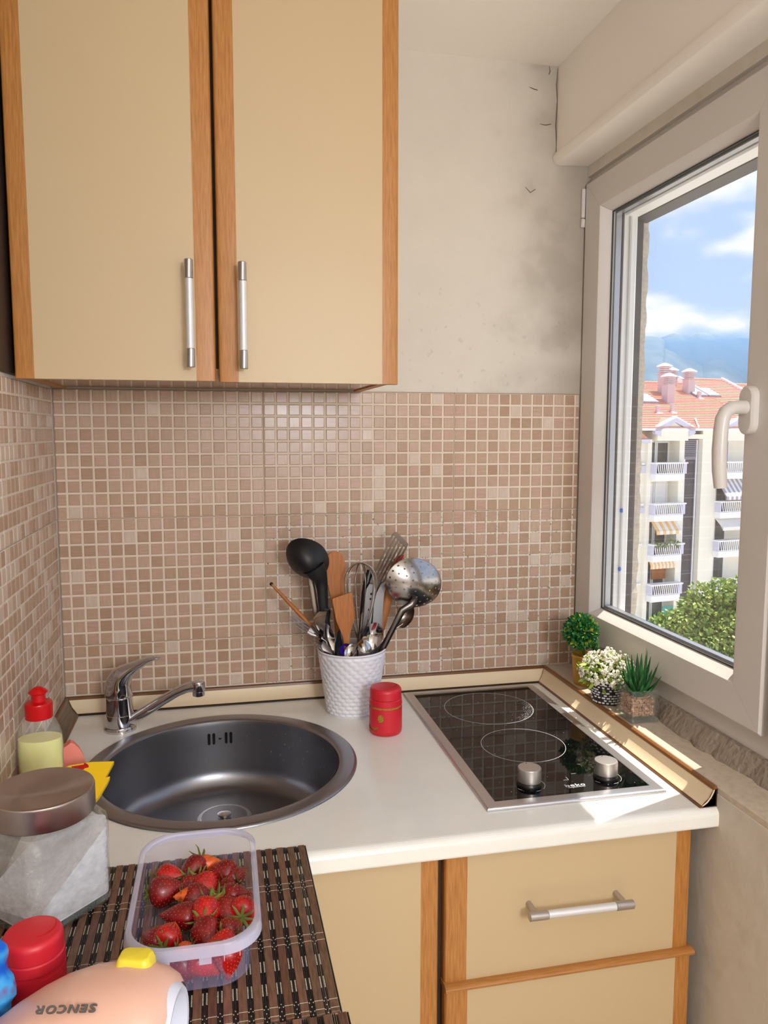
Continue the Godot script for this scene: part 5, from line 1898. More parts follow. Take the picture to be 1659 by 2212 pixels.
func strawberries(T: Vector3) -> void:
	rng.seed = 81
	var protos := [berry("strawberry", M.berry_dark, 0.045, 0.0185, 0.85), berry("strawberry", M.berry_red, 0.037, 0.017, 0.95), berry("strawberry", M.berry_orange, 0.028, 0.0115, 1.0), berry("strawberry", M.berry_dark, 0.035, 0.0155, 0.9)]
	# [x, height, z] from the tub's middle, [heading of the tip, dip of the tip], kind, label
	var list := [
		[-0.035, 0.034, -0.064, 0.5, -0.3, 1, "bright red strawberry nearest the back left corner of the tub"],
		[-0.008, 0.036, -0.066, 2.2, 0.3, 0, "dark red strawberry second from the left in the back row of the tub"],
		[0.014, 0.04, -0.074, 0.2, -0.2, 2, "small orange red strawberry in the back row of the tub"],
		[0.03, 0.036, -0.052, 3.3, 0.1, 0, "long dark strawberry lying across the back right of the tub"],
		[0.048, 0.034, -0.048, -0.8, -0.1, 3, "dark strawberry against the right wall near the back of the tub"],
		[-0.038, 0.036, -0.034, 0.0, -0.1, 0, "long red strawberry at the left wall with its green leaves on the left"],
		[-0.006, 0.034, -0.036, 1.2, 0.3, 3, "dark strawberry in the middle of the second row of the tub"],
		[0.012, 0.037, -0.03, 1.0, 0.2, 1, "plump red strawberry in the centre of the second row of the tub"],
		[0.034, 0.034, -0.022, 2.8, 0.3, 3, "dark strawberry in front of the long one at the back right"],
		[-0.012, 0.041, -0.01, 3.2, -0.05, 2, "orange strawberry with its green leaves pointing right at the left of the tub"],
		[0.004, 0.036, -0.008, 0.1, 0.2, 0, "dark strawberry right of the orange one in the middle of the tub"],
		[0.046, 0.038, -0.004, -0.6, 0.3, 0, "large red strawberry against the right wall of the tub"],
		[0.024, 0.039, 0.012, 1.6, 0.5, 2, "small orange strawberry with upright leaves in the middle of the tub"],
		[-0.018, 0.037, 0.018, 3.4, 0.0, 0, "long dark strawberry with its tip at the left wall of the tub"],
		[0.038, 0.037, 0.026, 1.3, 0.3, 0, "deep red strawberry right of the middle in the tub"],
		[0.056, 0.041, 0.024, -1.4, 0.0, 1, "bright red strawberry at the right wall with its leaves to the front"],
		[0.01, 0.044, 0.03, 1.9, 0.1, 1, "brightest plump strawberry in the centre front of the tub"],
		[-0.03, 0.038, 0.052, -1.3, -0.1, 1, "large red strawberry at the front left of the tub pointing back"],
		[-0.046, 0.036, 0.05, -2.4, 0.1, 3, "leafy dark strawberry in the front left corner of the tub"],
		[0.012, 0.037, 0.06, 1.4, 0.2, 0, "deep red strawberry behind the front rim of the tub"],
		[0.04, 0.038, 0.054, -1.0, 0.1, 3, "dark strawberry with grey green leaves at the front right of the tub"],
		[-0.008, 0.037, 0.082, 0.6, 0.0, 2, "small orange strawberry just behind the front rim of the tub"],
		[0.028, 0.042, 0.084, 3.0, 0.0, 1, "orange red strawberry against the front rim of the tub"],
		[0.036, 0.034, 0.093, 1.57, 1.35, 1, "pointed strawberry hanging tip down inside the front wall of the tub"],
		[0.008, 0.03, 0.089, 0.4, 0.5, 1, "red strawberry seen through the front wall of the tub, left of the hanging pointed one"],
		[-0.02, 0.026, 0.086, 2.9, 0.4, 0, "dark strawberry seen through the front wall of the tub behind the mixer"]]
	var used := {}
	for q in list:
		var yd := -V(cos(q[3]) * cos(q[4]), -sin(q[4]), sin(q[3]) * cos(q[4]))
		var k: int = q[5]
		var L: float = [0.045, 0.037, 0.028, 0.035][k]
		var c: Vector3 = T + V(q[0] * 0.9, q[1] - 0.011, q[2] * 1.02 - 0.004)
		var X := aim(c + yd * L * 0.45, yd, rand_dir())
		var label: String = q[6]
		if label == "":
			label = "deep red strawberry low in the tub under the top layer"
		if not used.has(k):
			used[k] = true
			protos[k].transform = X
			protos[k].set_meta("label", label)
		else:
			copy(protos[k], X, label)


func hand_mixer() -> void:
	var m := thing("hand_mixer", "pale pink hand mixer with a yellow button and grey lettering in front", "mixer", V(0.197, 0.9048, 0.946))
	m.rotation.y = -0.24
	# body swept from the narrow left end to the blunt right end
	var rings := []
	for q in [[-0.118, 0.008, 0.01, 0.014], [-0.113, 0.014, 0.015, 0.018], [-0.1, 0.021, 0.023, 0.024], [-0.08, 0.029, 0.033, 0.031], [-0.06, 0.0355, 0.04, 0.037], [-0.04, 0.041, 0.0445, 0.042], [-0.015, 0.0455, 0.047, 0.0465], [0.015, 0.048, 0.048, 0.0485], [0.034, 0.047, 0.047, 0.048], [0.046, 0.0445, 0.0445, 0.0475], [0.055, 0.04, 0.041, 0.0465], [0.0595, 0.0345, 0.036, 0.0455]]:
		var r := []
		for j in 44:
			var a := TAU * j / 44
			var c := cos(a)
			var s := sin(a)
			var e := 0.82
			r.append(V(q[0], q[3] + signf(s) * pow(absf(s), e) * q[1], signf(c) * pow(absf(c), e) * q[2]))
		rings.append(r)
	put(m, "body", G.new().loft(rings, true, false).mesh(60), M.mixer_pink)
	# white end ring round a hollow
	var er := []
	for q in [[0.0555, 0.0425], [0.0595, 0.0405], [0.0625, 0.0375], [0.062, 0.0335], [0.05, 0.029], [0.036, 0.024]]:
		var r := []
		for j in 44:
			var a := TAU * j / 44
			r.append(V(q[0], 0.0455 + sin(a) * q[1] * 0.95, cos(a) * q[1] * 0.82))
		er.append(r)
	put(m, "end_ring", G.new().loft(er, false, true).mesh(50), M.mixer_white)
	var bt := []
	for q in [[0.088, 0.016, 0.012], [0.098, 0.0155, 0.0115], [0.103, 0.0135, 0.0095], [0.1045, 0.0115, 0.0075]]:
		var r := rrect(q[1], q[2], minf(q[2] * 0.6, 0.009), q[0], 5)
		bt.append(r)
	put(m, "button", G.new().loft(bt).xf(Transform3D(Basis(), V(0.02, -0.004, -0.022))).mesh(40), M.mixer_yellow)
	var seam := G.new()
	var path := []
	for i in 17:
		var x := lerpf(-0.03, 0.055, i / 16.0)
		path.append(V(x, 0.0895 - 0.012 * pow((i - 8) / 8.0, 2.0), 0.006 + 0.02 * sin(PI * i / 16.0)))
	var tm := TextMesh.new()
	tm.text = "SENCOR"
	var sf := SystemFont.new()
	sf.font_names = PackedStringArray(["Droid Sans"])
	sf.font_weight = 700
	tm.font = sf
	tm.font_size = 64
	tm.pixel_size = 0.00021
	tm.depth = 0.0016
	put(m, "lettering", tm, M.mixer_print, Transform3D(Basis(Vector3.BACK, 0.06) * Basis(Vector3.RIGHT, 0.42) * Basis(Vector3.UP, PI) * Basis(Vector3.RIGHT, -PI / 2) * Basis.from_scale(V(0.95, 0.62, 1)), V(-0.018, 0.0895, 0.03)))


func snack_bag() -> void:
	var b := thing("blue_bag", "crumpled shiny blue plastic bag at the left edge of the picture", "bag", V(0.0765, 0.9045, 0.892))
	rng.seed = 91
	var n := FastNoiseLite.new()
	n.seed = 4
	n.frequency = 28.0
	var rings := []
	for i in 22:
		var f := i / 21.0
		var w := 0.036 * (0.75 + 0.25 * sin(PI * f)) * (1.0 if f < 0.86 else 1.0 - (f - 0.86) * 2.0)
		var d := 0.014 * pow(sin(PI * clampf(f * 0.94 + 0.03, 0.0, 1.0)), 0.6)
		var r := []
		for j in 36:
			var a := TAU * j / 36
			var p := V(cos(a) * w, 0.122 * f, sin(a) * d)
			p += V(cos(a), 0, sin(a)) * n.get_noise_3dv(p) * 0.008
			r.append(p)
		rings.append(r)
	put(b, "wrapper", G.new().loft(rings).mesh(32), M.bag_blue)


# ---------------------------------------------------------------- outside
func outdoors() -> void:
	# street level, five floors down
	structure("ground", G.new().lathe([Vector2(9000, -15.2), Vector2(9000, -15.0), Vector2(3000, -15.0), Vector2(300, -15.0), Vector2(30, -15.0), Vector2(0.1, -15.0)], 40, Vector3.ZERO, false, true), M.street, "pale street ground far below the window")
	hills()
	house()
	tree()


func ridge(called: String, label: String, pts: Array, depth: float, seed_: int) -> void:
	# a wooded ridge: crest line, falling towards and away from the viewer with spurs
	var n := FastNoiseLite.new()
	n.seed = seed_
	n.frequency = 0.0016
	n.fractal_octaves = 5
	var g := G.new()
	var eye := V(0.3, 1.45, 1.6)
	var crest := []
	for i in pts.size() - 1:
		for k in 10:
			crest.append((pts[i] as Vector3).cubic_interpolate(pts[i + 1], pts[maxi(i - 1, 0)], pts[mini(i + 2, pts.size() - 1)], k / 10.0))
	crest.append(pts[pts.size() - 1])
	var rings := []
	for s in [-0.35, -0.12, 0.0, 0.1, 0.22, 0.36, 0.52, 0.7, 1.0]:
		var r := []
		for p in crest:
			var out := V(eye.x - p.x, 0, eye.z - p.z).normalized()
			var q: Vector3 = p + out * depth * s
			var f := 1.0 - absf(s) if s >= 0 else 1.0 - absf(s) * 1.6
			var w := 0.0 if s == 0.0 else 0.22 * absf(s) * minf(1.0, 1.6 - absf(s))
			q.y = -15.0 + (p.y + 15.0) * (f + w * n.get_noise_2d(q.x, q.z) * 2.0)
			if s == 0.0:
				q.y += n.get_noise_2d(q.x * 3.0, q.z * 3.0) * 14.0
			r.append(q)
		rings.append(r)
	g.loft(rings, false, false, false)
	structure(called, g, M.hill, label, self, 80)


func hills() -> void:
	ridge("mountain", "high blue mountain ridge along the horizon behind the roof", [V(1500, 420, -5100), V(2000, 470, -4950), V(2400, 520, -4760), V(2703, 580, -4616), V(2796, 592, -4597), V(2904, 632, -4577), V(2971, 610, -4561), V(3073, 640, -4541), V(3232, 603, -4503), V(3354, 604, -4477), V(3800, 560, -4250), V(4400, 480, -3800)], 1800, 3)
	ridge("mountain", "blue foothill sloping down from the left in front of the high ridge", [V(1000, 480, -3500), V(1400, 430, -3400), V(1637, 372, -2770), V(1712, 318, -2747), V(1780, 283, -2735), V(1830, 262, -2720), V(1900, 215, -2690), V(2000, 140, -2640)], 1100, 5)
	ridge("mountain", "rounded darker blue hill at the right in front of the high ridge", [V(1750, 120, -2750), V(1800, 205, -2735), V(1835, 248, -2722), V(1872, 272, -2708), V(1910, 278, -2695), V(1950, 262, -2688), V(1995, 232, -2675), V(2040, 190, -2660), V(2150, 120, -2620)], 900, 9)
	for q in [["valley_haze", 256.0, V(1160, 113, -1750), HAZE], ["far_haze", 385.0, V(1850, 177, -2790), HAZE]]:
		var f := FogVolume.new()
		f.name = q[0]
		f.shape = RenderingServer.FOG_VOLUME_SHAPE_BOX
		f.size = V(8000, q[1], 300)
		f.position = q[2]
		f.rotation.y = -0.582
		var fm := FogMaterial.new()
		fm.resource_name = "haze"
		fm.albedo = Color(0.56, 0.79, 1.0)
		fm.density = q[3]
		f.material = fm
		f.set_meta("kind", "stuff")
		f.set_meta("label", "blue summer haze over the valley")
		add_child(f)


func baluster_row(g: G, x0: float, x1: float, y0: float, y1: float, z: float, n: int) -> void:
	for i in n:
		var x := lerpf(x0, x1, (i + 0.5) / n)
		g.loft([[V(x + 0.05, y0, z - 0.02), V(x + 0.05, y0, z + 0.02), V(x + 0.105, y0, z + 0.02), V(x + 0.105, y0, z - 0.02)], [V(x - 0.08, y1, z - 0.02), V(x - 0.08, y1, z + 0.02), V(x - 0.025, y1, z + 0.02), V(x - 0.025, y1, z - 0.02)]])


func house() -> void:
	var h := thing("apartment_building", "cream apartment block with red tiled roof and white balconies across the street", "building", V(30.936, 0.0, -47.082))
	h.rotation.y = 0.1466
	var D := -11.0
	var g := G.new()
	# body behind everything
	g.box(V(-14, -15, D), V(22, 1.7, -1.0))
	# piers and wall fields
	g.box(V(3.1, -15, -1.5), V(4.45, 1.55, 0.0))
	g.box(V(1.08, -15, -1.5), V(1.52, 0.9, 0.0))
	g.box(V(-1.62, -15, -1.5), V(-1.28, 0.95, 0.0))
	g.box(V(-9.0, -15, -1.5), V(-1.62, 0.95, -0.3))
	g.box(V(4.45, -15, -1.5), V(4.75, 1.55, -0.9))
	put(h, "wall", g.mesh(), M.house_cream)
	# floor slabs of the loggias, both bays
	g = G.new()
	for k in 5:
		var y := -2.8 * k
		g.box(V(-1.3, y - 1.95, -1.5), V(1.1, y - 1.75, 0.0))
		g.box(V(4.45, y - 1.95, -1.5), V(9.0, y - 1.75, 0.0))
	put(h, "floor_slab", g.mesh(), M.house_cream)
	# doors and windows behind the balconies
	for k in 5:
		var y := -2.8 * k
		var closed := k == 1
		put(h, "balcony_door", G.new().box(V(-0.05, y - 1.7, -1.02), V(0.86, y + 0.72, -0.95), 0.02).mesh(), M.house_white if closed else M.house_dark)
		put(h, "side_pane", G.new().box(V(-0.6, y - 1.7, -1.02), V(-0.28, y + 0.72, -0.95), 0.02).mesh(), M.house_white if closed else M.house_dark)
		var fr := G.new()
		for x in [-0.26, -0.12, 0.86]:
			fr.box(V(x, y - 1.7, -1.0), V(x + 0.08, y + 0.78, -0.92))
		fr.box(V(-0.28, y + 0.7, -1.0), V(0.94, y + 0.8, -0.92))
		put(h, "door_frame", fr.mesh(), M.house_white)
		put(h, "balcony_door", G.new().box(V(5.45, y - 1.7, -1.02), V(6.3, y + 0.72, -0.95), 0.02).mesh(), M.house_dark)
		put(h, "side_pane", G.new().box(V(4.75, y - 1.7, -1.02), V(5.25, y + 0.72, -0.95), 0.02).mesh(), M.house_dark)
		fr = G.new()
		for x in [5.28, 6.3]:
			fr.box(V(x, y - 1.7, -1.0), V(x + 0.12, y + 0.78, -0.9))
		put(h, "door_frame", fr.mesh(), M.house_white)
		# side windows on the left field
		var wn := put(h, "window", G.new().box(V(-2.6, y - 0.65, -0.31), V(-1.95, y + 0.42, -0.27), 0.01).mesh(), M.house_dark if k == 0 else M.house_white)
		put(wn, "window_sill", G.new().box(V(-2.75, y - 0.78, -0.3), V(-1.75, y - 0.66, -0.1), 0.01).mesh(), M.house_white)
		put(wn, "window_frame", G.new().box(V(-2.0, y - 0.65, -0.27), V(-1.93, y + 0.46, -0.24)).box(V(-2.65, y + 0.4, -0.27), V(-1.93, y + 0.46, -0.24)).mesh(), M.house_white)
		if k > 0:
			put(wn, "pane", G.new().box(V(-2.5, y - 0.6, -0.27), V(-2.02, y - 0.42, -0.262)).mesh(), M.house_dark)
	# string course
	put(h, "string_course", G.new().box(V(-9, -1.35, -0.3), V(-1.6, -0.85, -0.16)).box(V(-9, -4.15, -0.3), V(-1.6, -3.75, -0.16)).mesh(), M.house_lilac_shade)
	# balconies: parapet ends, solid foot, slanting balusters, rail
	for bay in 2:
		for k in 5:
			var y := -2.8 * k - 0.02 * k
			var x0 := -1.36 if bay == 0 else 4.4
			var x1 := 1.08 if bay == 0 else 9.0
			var b := put(h, "balcony", G.new().box(V(x0, y - 1.86, 0.0), V(x1, y - 1.42, 0.56), 0.01).mesh(), M.house_white)
			put(b, "side_parapet", G.new().box(V(x0, y - 1.42, 0.0), V(x0 + 0.1, y - 0.66, 0.56), 0.01).box(V(x1 - 0.02, y - 1.42, 0.0), V(x1 + 0.26, y - 0.66, 0.5), 0.01).mesh(), M.house_lilac_shade)  # lilac here paints the bluish shade of the balcony sides
			put(b, "rail", G.new().box(V(x0 - 0.02, y - 0.72, -0.02), V(x1 + 0.28, y - 0.62, 0.6), 0.01).mesh(), M.house_white)
			var bg := G.new()
			baluster_row(bg, x0 + 0.14, x1 - 0.05, y - 1.36, y - 0.72, 0.53, 13 if bay == 0 else 24)
			bg.box(V(x0 + 0.1, y - 1.4, 0.51), V(x1 - 0.02, y - 1.36, 0.55))
			var bl := put(b, "baluster", bg.mesh(), M.house_white)
			bl.set_meta("kind", "stuff")
			# shade behind the balusters is the loggia itself; hollow the box
	# stair tower: dark glass panels in a metal grid with a louvre head
	g = G.new()
	g.box(V(1.52, -15, -1.0), V(3.1, 0.95, -0.45))
	put(h, "tower_wall", g.mesh(), M.tower_metal)
	for k in 9:
		var y1 := -0.5 - 1.37 * k
		put(h, "glass_panel", G.new().box(V(1.95, y1 - 1.31, -0.46), V(2.88, y1, -0.42), 0.01).mesh(), M.tower_glass)
		put(h, "glass_panel", G.new().box(V(1.5, y1 - 1.31, -0.46), V(1.84, y1, -0.42), 0.01).mesh(), M.tower_glass)
	g = G.new()
	g.box(V(1.85, -15, -0.45), V(1.94, -0.45, -0.36))
	g.box(V(2.89, -15, -0.45), V(2.98, 0.9, -0.36))
	put(h, "mullion", g.mesh(), M.house_white)
	for k in 9:
		put(h, "louvre_slat", G.new().loft([[V(1.5, -0.36 + k * 0.145, -0.45), V(1.5, -0.3 + k * 0.145, -0.33), V(1.5, -0.27 + k * 0.145, -0.33), V(1.5, -0.29 + k * 0.145, -0.45)], [V(2.86, -0.36 + k * 0.145, -0.45), V(2.86, -0.3 + k * 0.145, -0.33), V(2.86, -0.27 + k * 0.145, -0.33), V(2.86, -0.29 + k * 0.145, -0.45)]]).mesh(), M.tower_metal)
	put(h, "tower_lintel", G.new().box(V(1.2, 0.98, -1.2), V(3.12, 1.3, 0.02)).mesh(), M.house_cream)
	# roof: courses of tiles, one step each
	var rise := 0.458
	var n := 27
	for blk in [[-14.0, 8.2, 0.45, -7.4], [8.2, 12.8, 0.45, -8.4], [12.8, 22.0, 0.45, -7.5]]:
		g = G.new()
		for i in n:
			var w0: float = lerpf(blk[2], blk[3], i / float(n))
			var w1: float = lerpf(blk[2], blk[3], (i + 1) / float(n))
			var y0 := 1.72 + rise * (0.45 - w0)
			var y1 := 1.72 + rise * (0.45 - w1)
			g.loft([[V(blk[0], y0, w0), V(blk[0], y0 + 0.075, w0), V(blk[0], y1 + 0.01, w1 - 0.02), V(blk[0], y1 - 0.06, w1 - 0.02)], [V(blk[1], y0, w0), V(blk[1], y0 + 0.075, w0), V(blk[1], y1 + 0.01, w1 - 0.02), V(blk[1], y1 - 0.06, w1 - 0.02)]])
		var yr: float = 1.72 + rise * (0.45 - blk[3])
		g.loft([[V(blk[0], yr, blk[3]), V(blk[0], yr - 3.0, blk[3] - 6.0), V(blk[0], yr - 3.4, blk[3])], [V(blk[1], yr, blk[3]), V(blk[1], yr - 3.0, blk[3] - 6.0), V(blk[1], yr - 3.4, blk[3])]])
		var rf := put(h, "roof", g.mesh(), M.roof_tile)
		var rt := G.new()
		var cnt := int((blk[1] - blk[0]) / 0.33)
		for i in cnt:
			var x: float = blk[0] + 0.33 * i
			rt.tube([V(x, yr + 0.0, blk[3]), V(x + 0.37, yr + 0.05, blk[3])], [0.1, 0.12], 8)
		put(rf, "ridge_tile", rt.mesh(50), M.roof_tile).set_meta("kind", "stuff")
	put(h, "eave", G.new().box(V(-14, 1.55, -0.2), V(22, 1.73, 0.4)).mesh(), M.house_white)
	# white verge walls where the roofs step
	for q in [[8.2, -5.4, -8.5], [12.75, -5.4, -8.5]]:
		var ya: float = 1.72 + rise * (0.45 - q[1])
		var yb: float = 1.72 + rise * (0.45 - q[2])
		put(h, "verge", G.new().loft([[V(q[0] - 0.12, ya - 0.2, q[1]), V(q[0] - 0.12, ya + 0.22, q[1]), V(q[0] + 0.12, ya + 0.22, q[1]), V(q[0] + 0.12, ya - 0.2, q[1])], [V(q[0] - 0.12, yb - 0.2, q[2]), V(q[0] - 0.12, yb + 0.22, q[2]), V(q[0] + 0.12, yb + 0.22, q[2]), V(q[0] + 0.12, yb - 0.2, q[2])]]).mesh(), M.house_white)
	# gables over the two balcony bays
	for gx in [0.0, 5.75]:
		var ax: float = 0.33 + gx
		var hw := 1.72
		put(h, "gable_wall", G.new().extrude(PackedVector2Array([Vector2(ax - 1.42, 0.86), Vector2(ax + 1.2, 0.86), Vector2(ax + 1.2, 1.55), Vector2(ax, 2.1), Vector2(ax - 1.2, 1.55), Vector2(ax - 1.42, 1.5)]), -1.5, 0.3).mesh(), M.house_cream)
		put(h, "gable_fascia", G.new().extrude(PackedVector2Array([Vector2(ax - hw, 1.68), Vector2(ax - hw, 1.36), Vector2(ax - 1.2, 1.16), Vector2(ax - 1.2, 1.6), Vector2(ax, 2.12), Vector2(ax + 1.2, 1.6), Vector2(ax + 1.2, 1.16), Vector2(ax + hw, 1.36), Vector2(ax + hw, 1.68), Vector2(ax, 2.46)]), 0.1, 0.4).mesh(), M.house_lilac_shade)
		put(h, "gable_coping", G.new().extrude(PackedVector2Array([Vector2(ax - hw - 0.05, 1.66), Vector2(ax, 2.44), Vector2(ax + hw + 0.05, 1.66), Vector2(ax + hw + 0.05, 1.76), Vector2(ax, 2.56), Vector2(ax - hw - 0.05, 1.76)]), 0.06, 0.44).mesh(), M.house_white)
		put(h, "gable_roof", G.new().extrude(PackedVector2Array([Vector2(ax - hw, 1.6), Vector2(ax, 2.4), Vector2(ax + hw, 1.6), Vector2(ax + hw, 1.7), Vector2(ax, 2.5), Vector2(ax - hw, 1.7)]), -2.2, 0.1).mesh(), M.roof_tile)
	put(h, "valley_gutter", G.new().loft([[V(2.15, 1.74, 0.5), V(2.15, 1.84, 0.5), V(2.27, 1.84, 0.5), V(2.27, 1.74, 0.5)], [V(3.0, 2.38, -0.8), V(3.0, 2.48, -0.8), V(3.12, 2.48, -0.8), V(3.12, 2.38, -0.8)]]).mesh(), M.house_white)
	# low side roof at the left
	put(h, "side_roof", G.new().extrude(PackedVector2Array([Vector2(-9, 1.5), Vector2(-2.4, 1.5), Vector2(-1.6, 0.95), Vector2(-9, 0.95)]), -1.4, 0.1).mesh(), M.roof_tile)
	put(h, "side_eave", G.new().box(V(-9, 0.7, -0.4), V(-1.6, 0.96, 0.2)).mesh(), M.house_lilac_shade)
	# chimneys
	for q in [[3.25, -3.9, 0.34, 2.3, 0.9], [4.1, -5.4, 0.34, 2.5, 0.9], [6.3, -7.2, 0.34, 1.55, 0.9], [6.75, -5.7, 0.34, 2.05, 0.86]]:
		var yb: float = 1.72 + rise * (0.45 - q[1]) - 0.4
		var top: float = yb + q[3]
		var x: float = q[0]
		var z: float = q[1]
		var w: float = q[2]
		var c := put(h, "chimney", G.new().box(V(x - w, yb, z - w), V(x + w, top - 0.62, z + w), 0.02).mesh(), M.chimney)
		var cg := G.new()
		cg.box(V(x - w - 0.06, top - 0.62, z - w - 0.06), V(x + w + 0.06, top - 0.56, z + w + 0.06))
		for s in 3:
			cg.box(V(x - w, top - 0.5 + s * 0.15, z - w), V(x + w, top - 0.41 + s * 0.15, z + w))
		cg.box(V(x - w * 0.7, top - 0.56, z - w * 0.7), V(x + w * 0.7, top - 0.05, z + w * 0.7))
		put(c, "cowl", cg.mesh(), M.chimney)
		put(c, "cap", G.new().loft([[V(x - w - 0.08, top - 0.06, z - w - 0.08), V(x + w + 0.08, top - 0.06, z - w - 0.08), V(x + w + 0.08, top - 0.06, z + w + 0.08), V(x - w - 0.08, top - 0.06, z + w + 0.08)], [V(x - w - 0.08, top, z - w - 0.08), V(x + w + 0.08, top, z - w - 0.08), V(x + w + 0.08, top, z + w + 0.08), V(x - w - 0.08, top, z + w + 0.08)], [V(x - 0.1, top + 0.22, z - 0.1), V(x + 0.1, top + 0.22, z - 0.1), V(x + 0.1, top + 0.22, z + 0.1), V(x - 0.1, top + 0.22, z + 0.1)]]).mesh(), M.house_white)
	# small vents and roof windows lying on the slope
	for q in [[0.65, -1.9], [2.1, -2.1], [6.9, -4.7]]:
		var yb: float = 1.72 + rise * (0.45 - q[1]) - 0.1
		var v := put(h, "roof_vent", G.new().box(V(q[0] - 0.13, yb, q[1] - 0.13), V(q[0] + 0.13, yb + 0.62, q[1] + 0.13), 0.02).mesh(), M.chimney)
		put(v, "flashing", G.new().box(V(q[0] - 0.24, yb - 0.05, q[1] - 0.2), V(q[0] + 0.24, yb + 0.12, q[1] + 0.3), 0.02).mesh(), M.house_white)
	for q in [[0.55, 2.05, -3.4, -4.9], [6.65, 7.9, -4.8, -6.3], [7.98, 9.2, -4.8, -6.3]]:
		var rr := []
		for e in [0.02, 0.2]:
			rr.append([V(q[0], 1.72 + rise * (0.45 - q[2]) + e, q[2]), V(q[1], 1.72 + rise * (0.45 - q[2]) + e, q[2]), V(q[1], 1.72 + rise * (0.45 - q[3]) + e, q[3]), V(q[0], 1.72 + rise * (0.45 - q[3]) + e, q[3])])
		var sw := put(h, "roof_window", G.new().loft(rr).mesh(), M.tower_metal)
		rr = []
		for e in [0.19, 0.215]:
			rr.append([V(q[0] + 0.1, 1.72 + rise * (0.45 - q[2] + 0.1) + e, q[2] - 0.1), V(q[1] - 0.1, 1.72 + rise * (0.45 - q[2] + 0.1) + e, q[2] - 0.1), V(q[1] - 0.1, 1.72 + rise * (0.45 - q[3] - 0.1) + e, q[3] + 0.1), V(q[0] + 0.1, 1.72 + rise * (0.45 - q[3] - 0.1) + e, q[3] + 0.1)])
		put(sw, "pane", G.new().loft(rr).mesh(), M.skylight)
	# awnings: [bay x0, x1, floor y, drop, reach, stripes, materials]
	for q in [[-1.15, 1.0, -4.75, 0.62, 0.62, 8, "awning_orange", "awning_white"], [4.5, 9.0, -1.95, 1.15, 1.0, 22, "awning_grey", "awning_white"], [-1.2, 1.0, -7.55, 0.28, 0.2, 14, "awning_orange", "awning_white"], [4.5, 9.0, -4.75, 0.55, 0.8, 1, "awning_white", "awning_white"]]:
		var aw := Node3D.new()
		aw.name = "awning"
		h.add_child(aw, true)
		var ns: int = q[5]
		for i in ns:
			var xa: float = lerpf(q[0], q[1], i / float(ns))
			var xb: float = lerpf(q[0], q[1], (i + 1) / float(ns))
			var y: float = q[2]
			var dr: float = q[3]
			var re: float = q[4]
			put(aw, "stripe", G.new().loft([[V(xa, y, 0.02), V(xa, y - dr, re), V(xa, y - dr - 0.22, re), V(xa, y - dr - 0.22, re + 0.02), V(xa, y - dr + 0.02, re + 0.02), V(xa, y + 0.03, 0.03)], [V(xb, y, 0.02), V(xb, y - dr, re), V(xb, y - dr - 0.22, re), V(xb, y - dr - 0.22, re + 0.02), V(xb, y - dr + 0.02, re + 0.02), V(xb, y + 0.03, 0.03)]]).mesh(), M[q[6]] if i % 2 == 0 else M[q[7]])
	put(h, "roller_blind", G.new().box(V(-0.3, -9.0, -0.8), V(0.9, -7.9, -0.76)).mesh(), M.blind_rust)
	put(h, "hung_cloth", G.new().box(V(-0.1, -11.4, 0.2), V(0.85, -10.75, 0.24)).mesh(), M.cloth_teal)
	# planting on the third balcony
	rng.seed = 95
	var list := []
	var cols := []
	for i in 160:
		var x := rng.randf_range(-1.2, 0.9)
		var bump := exp(-pow((x - 0.05) / 0.25, 2.0))
		list.append(Transform3D(aim(Vector3.ZERO, rand_dir(), rand_dir()).basis, V(x, -6.24 + rng.randf_range(-0.25, 0.15 + 0.35 * bump), 0.62 + rng.randf_range(-0.15, 0.15))))
		cols.append(Color(0.06, 0.14, 0.03).lerp(Color(0.45, 0.55, 0.12), rng.randf() * (0.4 + 0.6 * bump)))
	instances(h, "balcony_plant", leaf_mesh(0.16, 0.08), M.leaf_green, list, cols)


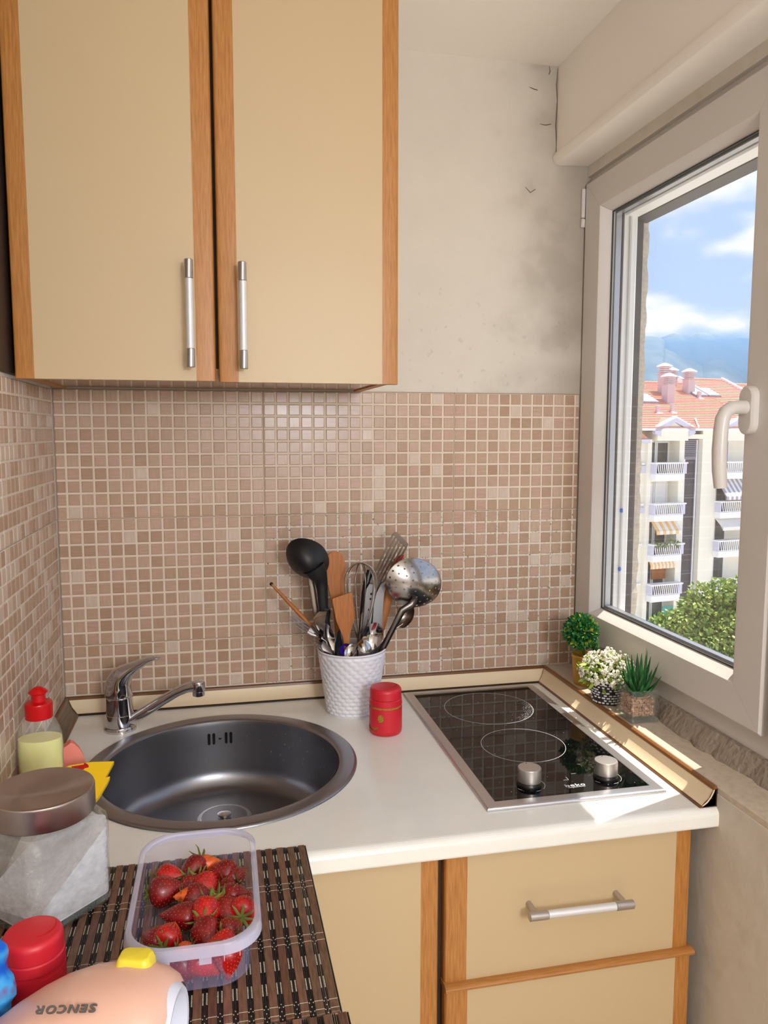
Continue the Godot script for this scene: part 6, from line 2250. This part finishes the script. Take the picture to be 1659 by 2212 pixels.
func tree() -> void:
	var t := thing("street_tree", "leafy green tree crown below the window in front of the apartment block", "tree", V(15.0, -15.0, -20.6))
	put(t, "trunk", G.new().tube([V(0, 0, 0), V(0.1, 3.5, 0), V(0.0, 6.5, 0.1), V(-0.1, 8.6, 0.3)], [0.24, 0.2, 0.15, 0.08], 12).mesh(60), M.bark)
	rng.seed = 101
	var blobs := [[V(-1.0, 10.3, 0.5), 0.42], [V(-0.6, 10.35, 0.5), 0.52], [V(-0.15, 10.3, 0.5), 0.55], [V(0.2, 10.8, 0.4), 0.5], [V(0.4, 11.3, 0.3), 0.34], [V(0.78, 10.6, 0.3), 0.55], [V(1.15, 11.35, 0.3), 0.4], [V(1.5, 10.7, 0.3), 0.55], [V(1.95, 11.2, 0.3), 0.6], [V(0.3, 9.8, 0.5), 0.8], [V(1.0, 9.9, 0.5), 0.9], [V(1.7, 10.0, 0.5), 0.9], [V(-0.5, 9.7, 0.6), 0.7], [V(2.4, 10.4, 0.3), 0.9], [V(1.0, 9.1, 0.6), 1.0], [V(2.0, 9.2, 0.6), 1.0], [V(0.0, 9.0, 0.6), 0.9]]
	var list := []
	var cols := []
	for b in blobs:
		var r: float = b[1]
		var n := int(2100 * r * r)
		for i in n:
			var d := rand_dir()
			var p: Vector3 = b[0] + d * r * pow(rng.randf(), 0.22)
			var y := (d * 0.6 + rand_dir() * 0.7 + V(0, -0.3, 0)).normalized()
			list.append(Transform3D(aim(Vector3.ZERO, y, rand_dir() + Vector3.UP * 0.9).basis * rng.randf_range(0.7, 1.3), p))
			cols.append(Color(0.14, 0.26, 0.05).lerp(Color(0.42, 0.48, 0.1), rng.randf()))
	instances(t, "foliage", leaf_mesh(0.13, 0.085), M.leaf_green, list, cols)
	var g := G.new()
	for b in blobs:
		g.tube([V(0, 7.0, 0.2), (V(0, 7.6, 0.2) + b[0]) * 0.5, b[0]], [0.05, 0.035, 0.012], 6)
	put(t, "branch", g.mesh(60), M.bark)


# ---------------------------------------------------------------- all together
const ADDED_LAMP := 1.55
const HAZE := 0.0032


func _ready() -> void:
	setup_view()
	materials()
	room()
	units()
	crock()
	shakers()
	plants()
	sink_side()
	place_mats()
	sugar_jar()
	tub()
	hand_mixer()
	snack_bag()
	outdoors()
